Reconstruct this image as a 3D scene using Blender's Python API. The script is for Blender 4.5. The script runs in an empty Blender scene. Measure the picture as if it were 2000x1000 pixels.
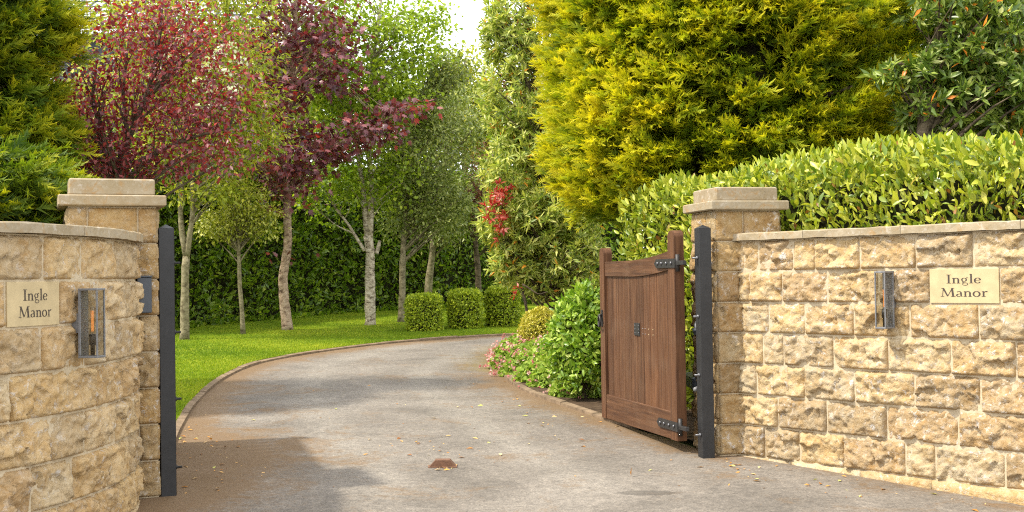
import bpy, math, random
import numpy as np
from mathutils import Vector, Matrix, noise

random.seed(7)
rng = np.random.default_rng(7)
SC = bpy.context.scene
COL = SC.collection

# ------------------------------------------------------------------ camera
FPX = 2350.0                                   # focal length in pixels of the 2000 px wide photograph
PITCH, ROLL = math.radians(1.06), math.radians(-0.85)
CAM = Vector((0, 0, 1.55))
cd = bpy.data.cameras.new('camera')
cam = bpy.data.objects.new('camera', cd)
COL.objects.link(cam)
cd.sensor_width = 36.0
cd.lens = 36.0 * FPX / 2000.0
cd.clip_start, cd.clip_end = 0.1, 600.0
CM = Matrix.Rotation(math.pi / 2 + PITCH, 4, 'X') @ Matrix.Rotation(ROLL, 4, 'Z')
cam.matrix_world = Matrix.Translation(CAM) @ CM
SC.camera = cam

# ------------------------------------------------------------------ sun, sky, exposure
SUN_EL = math.radians(54)
SUN_D = Vector((0.955 * math.cos(SUN_EL), 0.297 * math.cos(SUN_EL), -math.sin(SUN_EL)))
sl = bpy.data.lights.new('sun', 'SUN')
sl.energy, sl.angle, sl.color = 3.0, math.radians(2.5), (1.0, 0.93, 0.79)
so = bpy.data.objects.new('sun', sl)
COL.objects.link(so)
so.rotation_euler = SUN_D.to_track_quat('-Z', 'Y').to_euler()
so.location = (-20, -8, 30)

W = bpy.data.worlds.new('World')
SC.world = W
W.use_nodes = True
nt = W.node_tree
nt.nodes.clear()
wo = nt.nodes.new('ShaderNodeOutputWorld')
bg = nt.nodes.new('ShaderNodeBackground')
sky = nt.nodes.new('ShaderNodeTexSky')
sky.sky_type = 'NISHITA'
sky.sun_disc = False
sky.sun_elevation = SUN_EL
sky.sun_rotation = math.atan2(-SUN_D.x, -SUN_D.y)
sky.dust_density = 2.0
tc = nt.nodes.new('ShaderNodeTexCoord')
mp = nt.nodes.new('ShaderNodeMapping')
mp.inputs['Scale'].default_value = (1, 1, 2.2)
nz = nt.nodes.new('ShaderNodeTexNoise')
nz.inputs['Scale'].default_value = 2.3
nz.inputs['Detail'].default_value = 8
rp = nt.nodes.new('ShaderNodeValToRGB')
rp.color_ramp.elements[0].position, rp.color_ramp.elements[0].color = 0.30, (0.62, 0.62, 0.62, 1)
rp.color_ramp.elements[1].position, rp.color_ramp.elements[1].color = 0.62, (0.96, 0.96, 0.96, 1)
mx = nt.nodes.new('ShaderNodeMix')
mx.data_type = 'RGBA'
mx.inputs[7].default_value = (14.5, 14.6, 14.8, 1)          # bright thin cloud
L = nt.links.new
L(tc.outputs['Generated'], mp.inputs['Vector'])
L(mp.outputs[0], nz.inputs['Vector'])
L(nz.outputs['Fac'], rp.inputs[0])
L(rp.outputs[0], mx.inputs[0])
L(sky.outputs[0], mx.inputs[6])
L(mx.outputs[2], bg.inputs['Color'])
bg.inputs['Strength'].default_value = 0.10
L(bg.outputs[0], wo.inputs['Surface'])

SC.view_settings.view_transform = 'Standard'
SC.view_settings.look = 'None'
SC.view_settings.gamma = 1.0
SC.view_settings.use_curve_mapping = False
SC.view_settings.exposure = 0.95
SC.render.engine = 'CYCLES'
SC.cycles.use_denoising = False
SC.cycles.max_bounces = 9
SC.cycles.pixel_filter_type = 'BLACKMAN_HARRIS'
SC.cycles.filter_width = 1.15
SC.cycles.diffuse_bounces = 6
SC.cycles.glossy_bounces = 2
SC.cycles.transmission_bounces = 5
SC.cycles.transparent_max_bounces = 20
SC.cycles.sample_clamp_indirect = 4.0

# ------------------------------------------------------------------ measuring helpers
CR = np.array(CM.to_3x3())
C0 = np.array(CAM)

def ray(px, py):
    v = CR @ np.array([(px - 1000) / FPX, (500 - py) / FPX, -1.0])
    return v / v[1]                             # unit of depth (y)

def at(px, py, Y):                              # world point on the ray at depth Y
    return C0 + ray(px, py) * Y

def proj(p):
    v = CR.T @ (np.asarray(p, float) - C0)
    return 1000 + FPX * v[0] / -v[2], 500 - FPX * v[1] / -v[2]

GN = np.array([-0.353, 0.935])
SLOPE = 0.037
def zg(x, y):                                   # the ground: a gentle rise towards the house
    s = (np.asarray(x) + 2.54) * GN[0] + (np.asarray(y) - 8.82) * GN[1]
    return SLOPE * np.clip(s, -14, 34)

def on_ground(px, py):
    d = ray(px, py)
    A = SLOPE * (GN[0] * d[0] + GN[1])
    B = SLOPE * (2.54 * GN[0] - 8.82 * GN[1])
    Y = (C0[2] - B) / (A - d[2])
    p = C0 + d * Y
    return p

# ------------------------------------------------------------------ object helpers
def tag(o, label=None, cat=None, group=None, kind=None):
    if label: o['label'] = label
    if cat: o['category'] = cat
    if group: o['group'] = group
    if kind: o['kind'] = kind
    return o

def empty(name, loc=(0, 0, 0), label=None, cat=None, group=None, rz=0.0):
    o = bpy.data.objects.new(name, None)
    COL.objects.link(o)
    o.location = loc
    o.rotation_euler = (0, 0, rz)
    o.empty_display_size = 0.2
    return tag(o, label, cat, group)

def mesh_np(name, verts, faces, mat, parent=None, smooth=False, attr=None, dom='FACE', aname='v', keep=True):
    """faces: (n,k) int array, or list of lists."""
    verts = np.asarray(verts, np.float32)
    me = bpy.data.meshes.new(name)
    if isinstance(faces, np.ndarray):
        k = faces.shape[1]; n = faces.shape[0]
        me.vertices.add(len(verts)); me.vertices.foreach_set('co', verts.ravel())
        me.loops.add(n * k); me.loops.foreach_set('vertex_index', faces.astype(np.int32).ravel())
        me.polygons.add(n)
        me.polygons.foreach_set('loop_start', np.arange(0, n * k, k, dtype=np.int32))
        me.polygons.foreach_set('loop_total', np.full(n, k, np.int32))
        me.update(calc_edges=True)
    else:
        me.from_pydata([tuple(map(float, v)) for v in verts], [], [list(map(int, f)) for f in faces])
        me.update()
    if attr is not None:
        a = me.attributes.new(aname, 'FLOAT', dom)
        a.data.foreach_set('value', np.asarray(attr, np.float32))
    if smooth:
        me.polygons.foreach_set('use_smooth', np.ones(len(me.polygons), bool))
    if mat: me.materials.append(mat)
    o = bpy.data.objects.new(name, me)
    COL.objects.link(o)
    if parent:
        o.parent = parent
        if keep:                                # verts were given in world space
            o.matrix_parent_inverse = parent_inv(parent)
    return o

def parent_inv(p):
    m = Matrix.LocRotScale(p.location, p.rotation_euler, p.scale)
    if p.parent:
        m = parent_inv(p.parent).inverted() @ p.matrix_parent_inverse @ m if False else m
    return m.inverted()

class MB:
    """collects shapes into one mesh (local or world coordinates)"""
    def __init__(s): s.v = []; s.f = []
    def add(s, v, f):
        o = len(s.v); s.v += [tuple(map(float, p)) for p in v]; s.f += [[o + i for i in q] for q in f]
        return s
    def box(s, x0, x1, y0, y1, z0, z1, b=0.0):
        if b <= 0:
            v = [(x, y, z) for z in (z0, z1) for y in (y0, y1) for x in (x0, x1)]
            return s.add(v, [(0, 2, 3, 1), (4, 5, 7, 6), (0, 1, 5, 4), (2, 6, 7, 3), (0, 4, 6, 2), (1, 3, 7, 5)])
        def ring(z, i):
            return [(x0 + i + b, y0 + i, z), (x1 - i - b, y0 + i, z), (x1 - i, y0 + i + b, z), (x1 - i, y1 - i - b, z),
                    (x1 - i - b, y1 - i, z), (x0 + i + b, y1 - i, z), (x0 + i, y1 - i - b, z), (x0 + i, y0 + i + b, z)]
        v = ring(z0, b) + ring(z0 + b, 0) + ring(z1 - b, 0) + ring(z1, b)
        f = [tuple(range(7, -1, -1)), tuple(range(24, 32))]
        for r in range(3):
            for k in range(8):
                f.append((r * 8 + k, r * 8 + (k + 1) % 8, r * 8 + 8 + (k + 1) % 8, r * 8 + 8 + k))
        return s.add(v, f)
    def tube(s, path, radii, n=8, cap=True):
        path = [Vector(p) for p in path]
        if not hasattr(radii, '__len__'): radii = [radii] * len(path)
        rings = []
        up = Vector((0.13, 0.31, 0.94)).normalized()
        for i, p in enumerate(path):
            t = (path[min(i + 1, len(path) - 1)] - path[max(i - 1, 0)]).normalized()
            a = t.cross(up)
            if a.length < 1e-3: a = t.cross(Vector((1, 0, 0)))
            a.normalize(); b = t.cross(a).normalized(); up = -b if b.dot(up) < 0 else b
            b = up.copy(); a = b.cross(t).normalized()
            rings.append([p + (a * math.cos(2 * math.pi * k / n) + b * math.sin(2 * math.pi * k / n)) * radii[i] for k in range(n)])
        v = [q for r in rings for q in r]; f = []
        for i in range(len(path) - 1):
            for k in range(n):
                f.append((i * n + k, i * n + (k + 1) % n, (i + 1) * n + (k + 1) % n, (i + 1) * n + k))
        if cap:
            f.append(tuple(range(n - 1, -1, -1))); f.append(tuple((len(path) - 1) * n + k for k in range(n)))
        return s.add(v, f)
    def prism(s, poly, y0, y1):
        """poly in (x,z), extruded along y"""
        n = len(poly)
        v = [(x, y0, z) for x, z in poly] + [(x, y1, z) for x, z in poly]
        f = [tuple(range(n)), tuple(range(2 * n - 1, n - 1, -1))]
        for k in range(n):
            f.append((k, n + k, n + (k + 1) % n, (k + 1) % n))
        return s.add(v, f)
    def build(s, name, mat, parent=None, smooth=False, keep=False):
        return mesh_np(name, s.v, s.f, mat, parent, smooth, keep=keep)

# ------------------------------------------------------------------ materials
def new_mat(name):
    m = bpy.data.materials.new(name); m.use_nodes = True
    n = m.node_tree; n.nodes.clear()
    out = n.nodes.new('ShaderNodeOutputMaterial')
    b = n.nodes.new('ShaderNodeBsdfPrincipled')
    n.links.new(b.outputs[0], out.inputs[0])
    return m, n, b, out

def ramp(n, stops, interp='LINEAR'):
    r = n.nodes.new('ShaderNodeValToRGB'); cr = r.color_ramp; cr.interpolation = interp
    while len(cr.elements) < len(stops): cr.elements.new(0.5)
    for e, (p, c) in zip(cr.elements, stops):
        e.position = p; e.color = (*c, 1) if len(c) == 3 else c
    return r

def noise_node(n, scale, detail=4, rough=0.55, vec=None, dist=0.0):
    t = n.nodes.new('ShaderNodeTexNoise')
    t.inputs['Scale'].default_value = scale; t.inputs['Detail'].default_value = detail
    t.inputs['Roughness'].default_value = rough; t.inputs['Distortion'].default_value = dist
    if vec is not None: n.links.new(vec, t.inputs['Vector'])
    return t

def mixc(n, fac, a, b, mode='MIX'):
    m = n.nodes.new('ShaderNodeMix'); m.data_type = 'RGBA'; m.blend_type = mode
    for i, x in ((0, fac), (6, a), (7, b)):
        if hasattr(x, 'links') or hasattr(x, 'is_linked'): n.links.new(x, m.inputs[i])
        elif i == 0: m.inputs[0].default_value = x
        else: m.inputs[i].default_value = (*x, 1)
    return m.outputs[2]

def math_node(n, op, a, b=None, clamp=False):
    m = n.nodes.new('ShaderNodeMath'); m.operation = op; m.use_clamp = clamp
    for i, x in ((0, a), (1, b)):
        if x is None: continue
        if hasattr(x, 'is_linked'): n.links.new(x, m.inputs[i])
        else: m.inputs[i].default_value = x
    return m.outputs[0]

def bump(n, h, strength, dist, b):
    k = n.nodes.new('ShaderNodeBump'); k.inputs['Strength'].default_value = strength; k.inputs['Distance'].default_value = dist
    n.links.new(h, k.inputs['Height']); n.links.new(k.outputs[0], b.inputs['Normal'])

def leaf_mat(name, stops, rough=0.5, trans=0.3, spec=0.4, tint=(1.15, 1.25, 0.6), obj_random=False, gain=1.2):
    m, n, b, out = new_mat(name)
    if obj_random:
        oi = n.nodes.new('ShaderNodeObjectInfo'); src = oi.outputs['Random']
    else:
        at_ = n.nodes.new('ShaderNodeAttribute'); at_.attribute_name = 'v'; src = at_.outputs['Fac']
    stops = [(p, tuple(min(0.8, x * gain) for x in c)) for p, c in stops]
    r = ramp(n, stops); n.links.new(src, r.inputs[0])
    n.links.new(r.outputs[0], b.inputs['Base Color'])
    b.inputs['Roughness'].default_value = rough
    b.inputs['Specular IOR Level'].default_value = spec
    t = n.nodes.new('ShaderNodeBsdfTranslucent')
    n.links.new(mixc(n, 1.0, r.outputs[0], tint, 'MULTIPLY'), t.inputs['Color'])
    ms = n.nodes.new('ShaderNodeMixShader'); ms.inputs[0].default_value = trans
    n.links.new(b.outputs[0], ms.inputs[1]); n.links.new(t.outputs[0], ms.inputs[2])
    n.links.new(ms.outputs[0], out.inputs[0])
    return m

def stone_mat(name, base, warm, pale, lichen_amt=0.5, bumpy=0.6, tint_amt=0.9, dark=0.5):
    m, n, b, out = new_mat(name)
    g = n.nodes.new('ShaderNodeNewGeometry'); P = g.outputs['Position']
    oi = n.nodes.new('ShaderNodeObjectInfo')
    n1 = noise_node(n, 7, 6, 0.6, P, 0.4)
    c = mixc(n, ramp_out(n, n1.outputs['Fac'], [(0.38, (0, 0, 0)), (0.62, (1, 1, 1))]), base, warm)
    # every stone has its own cast
    rr = ramp(n, [(0.0, (0.70, 0.61, 0.51)), (0.25, (1.0, 0.98, 0.95)), (0.5, (1.14, 1.02, 0.80)), (0.72, (0.84, 0.72, 0.60)), (0.86, (1.05, 0.92, 0.70)), (1.0, (1.22, 1.20, 1.18))])
    n.links.new(oi.outputs['Random'], rr.inputs[0])
    c = mixc(n, tint_amt, c, mixc(n, 1.0, c, rr.outputs[0], 'MULTIPLY'))
    n2 = noise_node(n, 30, 5, 0.7, P)
    c = mixc(n, math_node(n, 'MULTIPLY', ramp_out(n, n2.outputs['Fac'], [(0.5, (0, 0, 0)), (0.72, (1, 1, 1))]), 0.45), c, pale)
    # iron staining
    n5 = noise_node(n, 11, 4, 0.6, P, 0.8)
    c = mixc(n, math_node(n, 'MULTIPLY', ramp_out(n, n5.outputs['Fac'], [(0.55, (0, 0, 0)), (0.70, (1, 1, 1))]), 0.55), c, (0.34, 0.19, 0.06))
    # white lichen
    n3 = noise_node(n, 16, 8, 0.8, P, 0.3)
    n3b = noise_node(n, 2.2, 2, 0.5, P)
    lm = math_node(n, 'MULTIPLY', ramp_out(n, n3.outputs['Fac'], [(0.555, (0, 0, 0)), (0.60, (1, 1, 1))]),
                   ramp_out(n, n3b.outputs['Fac'], [(0.36, (0, 0, 0)), (0.55, (1, 1, 1))]))
    c = mixc(n, math_node(n, 'MULTIPLY', lm, lichen_amt), c, (0.56, 0.52, 0.47))
    # dark pits and soot
    n4 = noise_node(n, 42, 4, 0.7, P)
    n4b = noise_node(n, 3.1, 3, 0.6, P)
    dm = math_node(n, 'MULTIPLY', ramp_out(n, n4.outputs['Fac'], [(0.60, (0, 0, 0)), (0.68, (1, 1, 1))]),
                   ramp_out(n, n4b.outputs['Fac'], [(0.45, (0, 0, 0)), (0.65, (1, 1, 1))]))
    c = mixc(n, math_node(n, 'MULTIPLY', dm, dark), c, (0.07, 0.055, 0.04))
    n.links.new(c, b.inputs['Base Color'])
    b.inputs['Roughness'].default_value = 0.92
    b.inputs['Specular IOR Level'].default_value = 0.2
    nb = noise_node(n, 38, 8, 0.7, P)
    nb2 = noise_node(n, 12, 6, 0.65, P, 0.6)
    h = math_node(n, 'ADD', math_node(n, 'MULTIPLY', nb.outputs['Fac'], 0.35), nb2.outputs['Fac'])
    bump(n, h, bumpy, 0.035, b)
    return m

def ramp_out(n, src, stops):
    r = ramp(n, stops); n.links.new(src, r.inputs[0]); return r.outputs[0]

def plain(name, col, rough=0.6, metal=0.0, var=0.15, scale=20, bmp=0.0, spec=0.5):
    m, n, b, out = new_mat(name)
    g = n.nodes.new('ShaderNodeNewGeometry')
    t = noise_node(n, scale, 5, 0.65, g.outputs['Position'])
    lo = tuple(c * (1 - var) for c in col); hi = tuple(min(1, c * (1 + var)) for c in col)
    n.links.new(ramp_out(n, t.outputs['Fac'], [(0.3, lo), (0.7, hi)]), b.inputs['Base Color'])
    b.inputs['Roughness'].default_value = rough; b.inputs['Metallic'].default_value = metal
    b.inputs['Specular IOR Level'].default_value = spec
    if bmp: bump(n, t.outputs['Fac'], bmp, 0.01, b)
    return m

M = {}
M['stone'] = stone_mat('sandstone', (0.455, 0.378, 0.255), (0.42, 0.312, 0.17), (0.59, 0.54, 0.45), 1.0, 0.85)
M['stone_left'] = stone_mat('weathered_sandstone', (0.48, 0.385, 0.245), (0.43, 0.315, 0.17), (0.57, 0.50, 0.39), 0.7, 0.8)
M['pillar'] = stone_mat('pillar_sandstone', (0.37, 0.285, 0.165), (0.32, 0.22, 0.105), (0.47, 0.41, 0.31), 0.8, 0.9)
M['coping'] = stone_mat('coping_sandstone', (0.34, 0.285, 0.20), (0.29, 0.235, 0.15), (0.42, 0.38, 0.30), 0.4, 0.15, 0.35, 0.55)
M['mortar'] = plain('mortar', (0.50, 0.415, 0.285), 0.95, 0, 0.15, 30, 0.5, 0.1)
M['plaque'] = plain('smooth_sandstone', (0.47, 0.375, 0.215), 0.85, 0, 0.14, 9, 0.05, 0.2)
M['letter'] = plain('letter_paint', (0.045, 0.032, 0.025), 0.6, 0, 0.2, 60)
M['black_metal'] = plain('black_painted_steel', (0.013, 0.013, 0.014), 0.5, 0.0, 0.35, 14, 0.12)
M['iron'] = plain('wrought_iron', (0.045, 0.042, 0.040), 0.5, 0.6, 0.3, 40, 0.2)
M['grey_metal'] = plain('grey_powder_coat', (0.17, 0.17, 0.175), 0.45, 0.1, 0.2, 30, 0.05)
M['slate_box'] = plain('blue_grey_plastic', (0.055, 0.065, 0.08), 0.45, 0, 0.1, 20)
M['bolt'] = plain('zinc_bolt', (0.16, 0.16, 0.17), 0.4, 0.8, 0.2, 60)
M['rust'] = plain('rusty_steel', (0.15, 0.075, 0.042), 0.8, 0.1, 0.35, 30, 0.2)
M['soil'] = plain('soil', (0.075, 0.05, 0.032), 0.95, 0, 0.5, 9, 0.8, 0.1)
M['kerb'] = plain('concrete_edging', (0.20, 0.145, 0.095), 0.95, 0, 0.4, 7, 0.3, 0.1)
M['core'] = plain('dark_shade_fill', (0.030, 0.030, 0.014), 0.95, 0, 0.5, 12, 0.6, 0.05)  # near-black filler colour, standing in for the shade inside foliage
M['dome'] = plain('pale_grey_plastic', (0.32, 0.32, 0.32), 0.4, 0, 0.05)
M['slate_wall'] = plain('dark_cladding', (0.06, 0.065, 0.08), 0.7, 0, 0.15, 2)
M['roof_frame'] = plain('dark_roof_frame', (0.05, 0.055, 0.065), 0.5, 0.2, 0.1)
M['roof_glass'] = plain('pale_roof_glazing', (0.62, 0.66, 0.74), 0.15, 0, 0.06, 1)

def glass_mat():
    m, n, b, out = new_mat('lamp_glass')
    t = n.nodes.new('ShaderNodeBsdfTransparent'); t.inputs[0].default_value = (0.88, 0.88, 0.86, 1)
    gl = n.nodes.new('ShaderNodeBsdfGlossy'); gl.inputs['Roughness'].default_value = 0.08
    ms = n.nodes.new('ShaderNodeMixShader')
    ms.inputs[0].default_value = 0.06
    n.links.new(t.outputs[0], ms.inputs[1]); n.links.new(gl.outputs[0], ms.inputs[2])
    n.links.new(ms.outputs[0], out.inputs[0]); return m
M['glass'] = glass_mat()
def filament():
    m, n, b, out = new_mat('glowing_filament')
    b.inputs['Base Color'].default_value = (0.8, 0.3, 0.06, 1)
    b.inputs['Emission Color'].default_value = (1.0, 0.36, 0.07, 1); b.inputs['Emission Strength'].default_value = 0.35
    return m
M['filament'] = filament()

def wood_mat():
    m, n, b, out = new_mat('stained_hardwood')
    tcn = n.nodes.new('ShaderNodeTexCoord'); oi = n.nodes.new('ShaderNodeObjectInfo')
    at_ = n.nodes.new('ShaderNodeAttribute'); at_.attribute_type = 'OBJECT'; at_.attribute_name = 'grain_horizontal'
    add = n.nodes.new('ShaderNodeVectorMath'); add.operation = 'ADD'
    comb = n.nodes.new('ShaderNodeCombineXYZ')
    for k in range(3): n.links.new(math_node(n, 'MULTIPLY', oi.outputs['Random'], 17.0 + k * 9), comb.inputs[k])
    n.links.new(tcn.outputs['Object'], add.inputs[0]); n.links.new(comb.outputs[0], add.inputs[1])
    def stretched(sx, sz):
        k = n.nodes.new('ShaderNodeMapping'); k.inputs['Scale'].default_value = (sx, 25, sz); n.links.new(add.outputs[0], k.inputs[0]); return k.outputs[0]
    mv = n.nodes.new('ShaderNodeMix'); mv.data_type = 'VECTOR'
    n.links.new(at_.outputs['Fac'], mv.inputs[0]); n.links.new(stretched(32, 1.6), mv.inputs[4]); n.links.new(stretched(1.6, 32), mv.inputs[5])
    g = noise_node(n, 1.0, 7, 0.65, mv.outputs[1], 0.6)
    c = ramp_out(n, g.outputs['Fac'], [(0.28, (0.048, 0.019, 0.008)), (0.5, (0.098, 0.043, 0.018)), (0.72, (0.17, 0.080, 0.036))])
    rr = ramp_out(n, oi.outputs['Random'], [(0, (0.80, 0.78, 0.76)), (0.5, (1.0, 1.0, 1.0)), (1, (1.18, 1.12, 1.06))])
    c = mixc(n, 1.0, c, rr, 'MULTIPLY')
    w = noise_node(n, 3.5, 4, 0.6, tcn.outputs['Object'])
    c = mixc(n, math_node(n, 'MULTIPLY', ramp_out(n, w.outputs['Fac'], [(0.5, (0, 0, 0)), (0.75, (1, 1, 1))]), 0.3), c, (0.16, 0.10, 0.06))
    n.links.new(c, b.inputs['Base Color']); b.inputs['Roughness'].default_value = 0.62; b.inputs['Specular IOR Level'].default_value = 0.3
    bump(n, g.outputs['Fac'], 0.35, 0.004, b)
    return m
M['wood'] = wood_mat()

def bark_mat(name, a, c2, dark, pale_amt=0.5, scale=9):
    m, n, b, out = new_mat(name)
    g = n.nodes.new('ShaderNodeNewGeometry')
    mpn = n.nodes.new('ShaderNodeMapping'); mpn.inputs['Scale'].default_value = (1, 1, 1.6); n.links.new(g.outputs['Position'], mpn.inputs[0])
    t = noise_node(n, scale, 6, 0.7, mpn.outputs[0], 0.5)
    c = ramp_out(n, t.outputs['Fac'], [(0.35, dark), (0.5, a), (0.68, c2)])
    mp2 = n.nodes.new('ShaderNodeMapping'); mp2.inputs['Scale'].default_value = (2.0, 2.0, 11); n.links.new(g.outputs['Position'], mp2.inputs[0])
    t2 = noise_node(n, 2.2, 4, 0.6, mp2.outputs[0])
    c = mixc(n, math_node(n, 'MULTIPLY', ramp_out(n, t2.outputs['Fac'], [(0.58, (0, 0, 0)), (0.66, (1, 1, 1))]), pale_amt), c, dark)
    n.links.new(c, b.inputs['Base Color']); b.inputs['Roughness'].default_value = 0.9; b.inputs['Specular IOR Level'].default_value = 0.15
    bump(n, t.outputs['Fac'], 0.5, 0.02, b)
    return m
M['birch_bark'] = bark_mat('birch_bark', (0.42, 0.36, 0.26), (0.60, 0.55, 0.45), (0.08, 0.06, 0.04), 0.8)
M['maple_bark'] = bark_mat('maple_bark', (0.36, 0.26, 0.18), (0.48, 0.38, 0.28), (0.10, 0.06, 0.04), 0.6)
M['grey_bark'] = bark_mat('grey_bark', (0.22, 0.19, 0.11), (0.32, 0.27, 0.18), (0.09, 0.07, 0.04), 0.3)
M['dark_bark'] = bark_mat('dark_bark', (0.11, 0.085, 0.055), (0.18, 0.14, 0.09), (0.04, 0.03, 0.02), 0.3)

def asphalt_mat():
    m, n, b, out = new_mat('asphalt')
    g = n.nodes.new('ShaderNodeNewGeometry'); P = g.outputs['Position']
    big = noise_node(n, 0.9, 5, 0.6, P, 0.5)
    c = ramp_out(n, big.outputs['Fac'], [(0.32, (0.125, 0.110, 0.093)), (0.5, (0.172, 0.151, 0.128)), (0.68, (0.215, 0.190, 0.162))])
    tk = n.nodes.new('ShaderNodeAttribute'); tk.attribute_name = 'track'
    tn = noise_node(n, 2.4, 4, 0.6, P)
    c = mixc(n, math_node(n, 'MULTIPLY', tk.outputs['Fac'], math_node(n, 'MULTIPLY', tn.outputs['Fac'], 0.75)), c, (0.265, 0.24, 0.205))
    gr = noise_node(n, 70, 4, 0.85, P)
    mid = noise_node(n, 15, 8, 0.9, P)
    c = mixc(n, 0.9, c, mixc(n, 1.0, c, ramp_out(n, mid.outputs['Fac'], [(0.34, (0.55, 0.55, 0.56)), (0.5, (0.97, 0.97, 0.97)), (0.66, (1.45, 1.43, 1.4))]), 'MULTIPLY'))
    c = mixc(n, 0.85, c, mixc(n, 1.0, c, ramp_out(n, gr.outputs['Fac'], [(0.30, (0.45, 0.45, 0.45)), (0.5, (1, 1, 1)), (0.70, (1.7, 1.68, 1.62))]), 'MULTIPLY'))
    # brown leaf dust: gathers at the edges, and in patches
    ed = n.nodes.new('ShaderNodeAttribute'); ed.attribute_name = 'v'
    fine = noise_node(n, 16, 9, 0.9, P)
    patch = noise_node(n, 1.5, 4, 0.65, P, 0.7)
    dust = math_node(n, 'ADD', math_node(n, 'MULTIPLY', ed.outputs['Fac'], 1.0), math_node(n, 'MULTIPLY', ramp_out(n, patch.outputs['Fac'], [(0.48, (0, 0, 0)), (0.72, (1, 1, 1))]), 0.55))
    k = math_node(n, 'ADD', fine.outputs['Fac'], math_node(n, 'MULTIPLY', dust, 0.48))
    km = ramp_out(n, k, [(0.62, (0, 0, 0)), (0.84, (1, 1, 1))])
    c = mixc(n, math_node(n, 'MULTIPLY', km, 0.75), c, mixc(n, noise_node(n, 60, 3, 0.7, P).outputs['Fac'], (0.11, 0.062, 0.028), (0.22, 0.13, 0.05)))
    ms = n.nodes.new('ShaderNodeAttribute'); ms.attribute_name = 'moss'
    mm = math_node(n, 'ADD', fine.outputs['Fac'], math_node(n, 'MULTIPLY', ms.outputs['Fac'], 0.5))
    c = mixc(n, math_node(n, 'MULTIPLY', ramp_out(n, mm, [(0.72, (0, 0, 0)), (0.98, (1, 1, 1))]), 0.7), c, (0.16, 0.125, 0.03))
    # a damp stain with its own outline
    sx = on_ground(1255, 963)
    sv = n.nodes.new('ShaderNodeVectorMath'); sv.operation = 'SUBTRACT'; n.links.new(P, sv.inputs[0]); sv.inputs[1].default_value = tuple(sx)
    sm = n.nodes.new('ShaderNodeMapping'); sm.inputs['Scale'].default_value = (3.4, 9.0, 0); n.links.new(sv.outputs[0], sm.inputs[0])
    ln = n.nodes.new('ShaderNodeVectorMath'); ln.operation = 'LENGTH'; n.links.new(sm.outputs[0], ln.inputs[0])
    st = math_node(n, 'ADD', ln.outputs['Value'], math_node(n, 'MULTIPLY', noise_node(n, 6, 5, 0.7, P).outputs['Fac'], 1.5))
    c = mixc(n, math_node(n, 'MULTIPLY', ramp_out(n, st, [(0.60, (1, 1, 1)), (0.76, (0, 0, 0))]), 0.0), c, (0.05, 0.045, 0.04)) if False else \
        mixc(n, math_node(n, 'MULTIPLY', math_node(n, 'LESS_THAN', st, 1.5), 0.55), c, (0.06, 0.054, 0.046))
    n.links.new(c, b.inputs['Base Color']); b.inputs['Roughness'].default_value = 0.88; b.inputs['Specular IOR Level'].default_value = 0.25
    bump(n, gr.outputs['Fac'], 0.6, 0.008, b)
    return m
M['asphalt'] = asphalt_mat()

def lawn_mat():
    m, n, b, out = new_mat('lawn')
    g = n.nodes.new('ShaderNodeNewGeometry')
    t = noise_node(n, 1.1, 5, 0.6, g.outputs['Position'], 0.4)
    c = ramp_out(n, t.outputs['Fac'], [(0.3, (0.085, 0.145, 0.006)), (0.5, (0.155, 0.22, 0.010)), (0.7, (0.26, 0.285, 0.018))])
    t2 = noise_node(n, 45, 4, 0.8, g.outputs['Position'])
    c = mixc(n, 0.7, c, mixc(n, 1.0, c, ramp_out(n, t2.outputs['Fac'], [(0.3, (0.4, 0.45, 0.4)), (0.7, (1.4, 1.35, 1.2))]), 'MULTIPLY'))
    n.links.new(c, b.inputs['Base Color']); b.inputs['Roughness'].default_value = 0.9; b.inputs['Specular IOR Level'].default_value = 0.1
    bump(n, t2.outputs['Fac'], 0.8, 0.02, b)
    return m
M['lawn'] = lawn_mat()
M['ground'] = plain('rough_ground', (0.07, 0.08, 0.025), 0.95, 0, 0.4, 3, 0.5, 0.1)

# leaf colours (v runs 0..1 from leaf to leaf)
M['grass'] = leaf_mat('grass_blade', [(0, (0.075, 0.135, 0.006)), (0.5, (0.165, 0.24, 0.010)), (1, (0.36, 0.37, 0.03))], 0.6, 0.35, 0.2)
LAUREL = [(0, (0.06, 0.12, 0.012)), (0.4, (0.17, 0.23, 0.02)), (0.75, (0.34, 0.37, 0.03)), (0.965, (0.48, 0.47, 0.06)), (0.985, (0.25, 0.11, 0.03)), (1, (0.22, 0.09, 0.03))]
M['laurel'] = leaf_mat('laurel_leaf', LAUREL, 0.38, 0.28, 0.55)
M['laurel_single'] = leaf_mat('laurel_leaf_single', LAUREL[1:4], 0.38, 0.28, 0.55, obj_random=True)
M['laurel_dark'] = leaf_mat('laurel_hedge_leaf', [(0, (0.06, 0.12, 0.010)), (0.5, (0.18, 0.27, 0.022)), (0.85, (0.32, 0.39, 0.035)), (1, (0.46, 0.48, 0.07))], 0.35, 0.45, 0.5)
M['laurel_bush'] = leaf_mat('bush_leaf', [(0, (0.06, 0.13, 0.01)), (0.4, (0.16, 0.27, 0.02)), (0.8, (0.32, 0.42, 0.05)), (1, (0.45, 0.50, 0.13))], 0.35, 0.3, 0.5)
M['gold_conifer'] = leaf_mat('golden_conifer_spray', [(0, (0.075, 0.12, 0.006)), (0.25, (0.17, 0.24, 0.010)), (0.5, (0.35, 0.375, 0.012)), (1, (0.66, 0.55, 0.020))], 0.6, 0.45, 0.25, (1.1, 1.1, 0.5))
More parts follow.
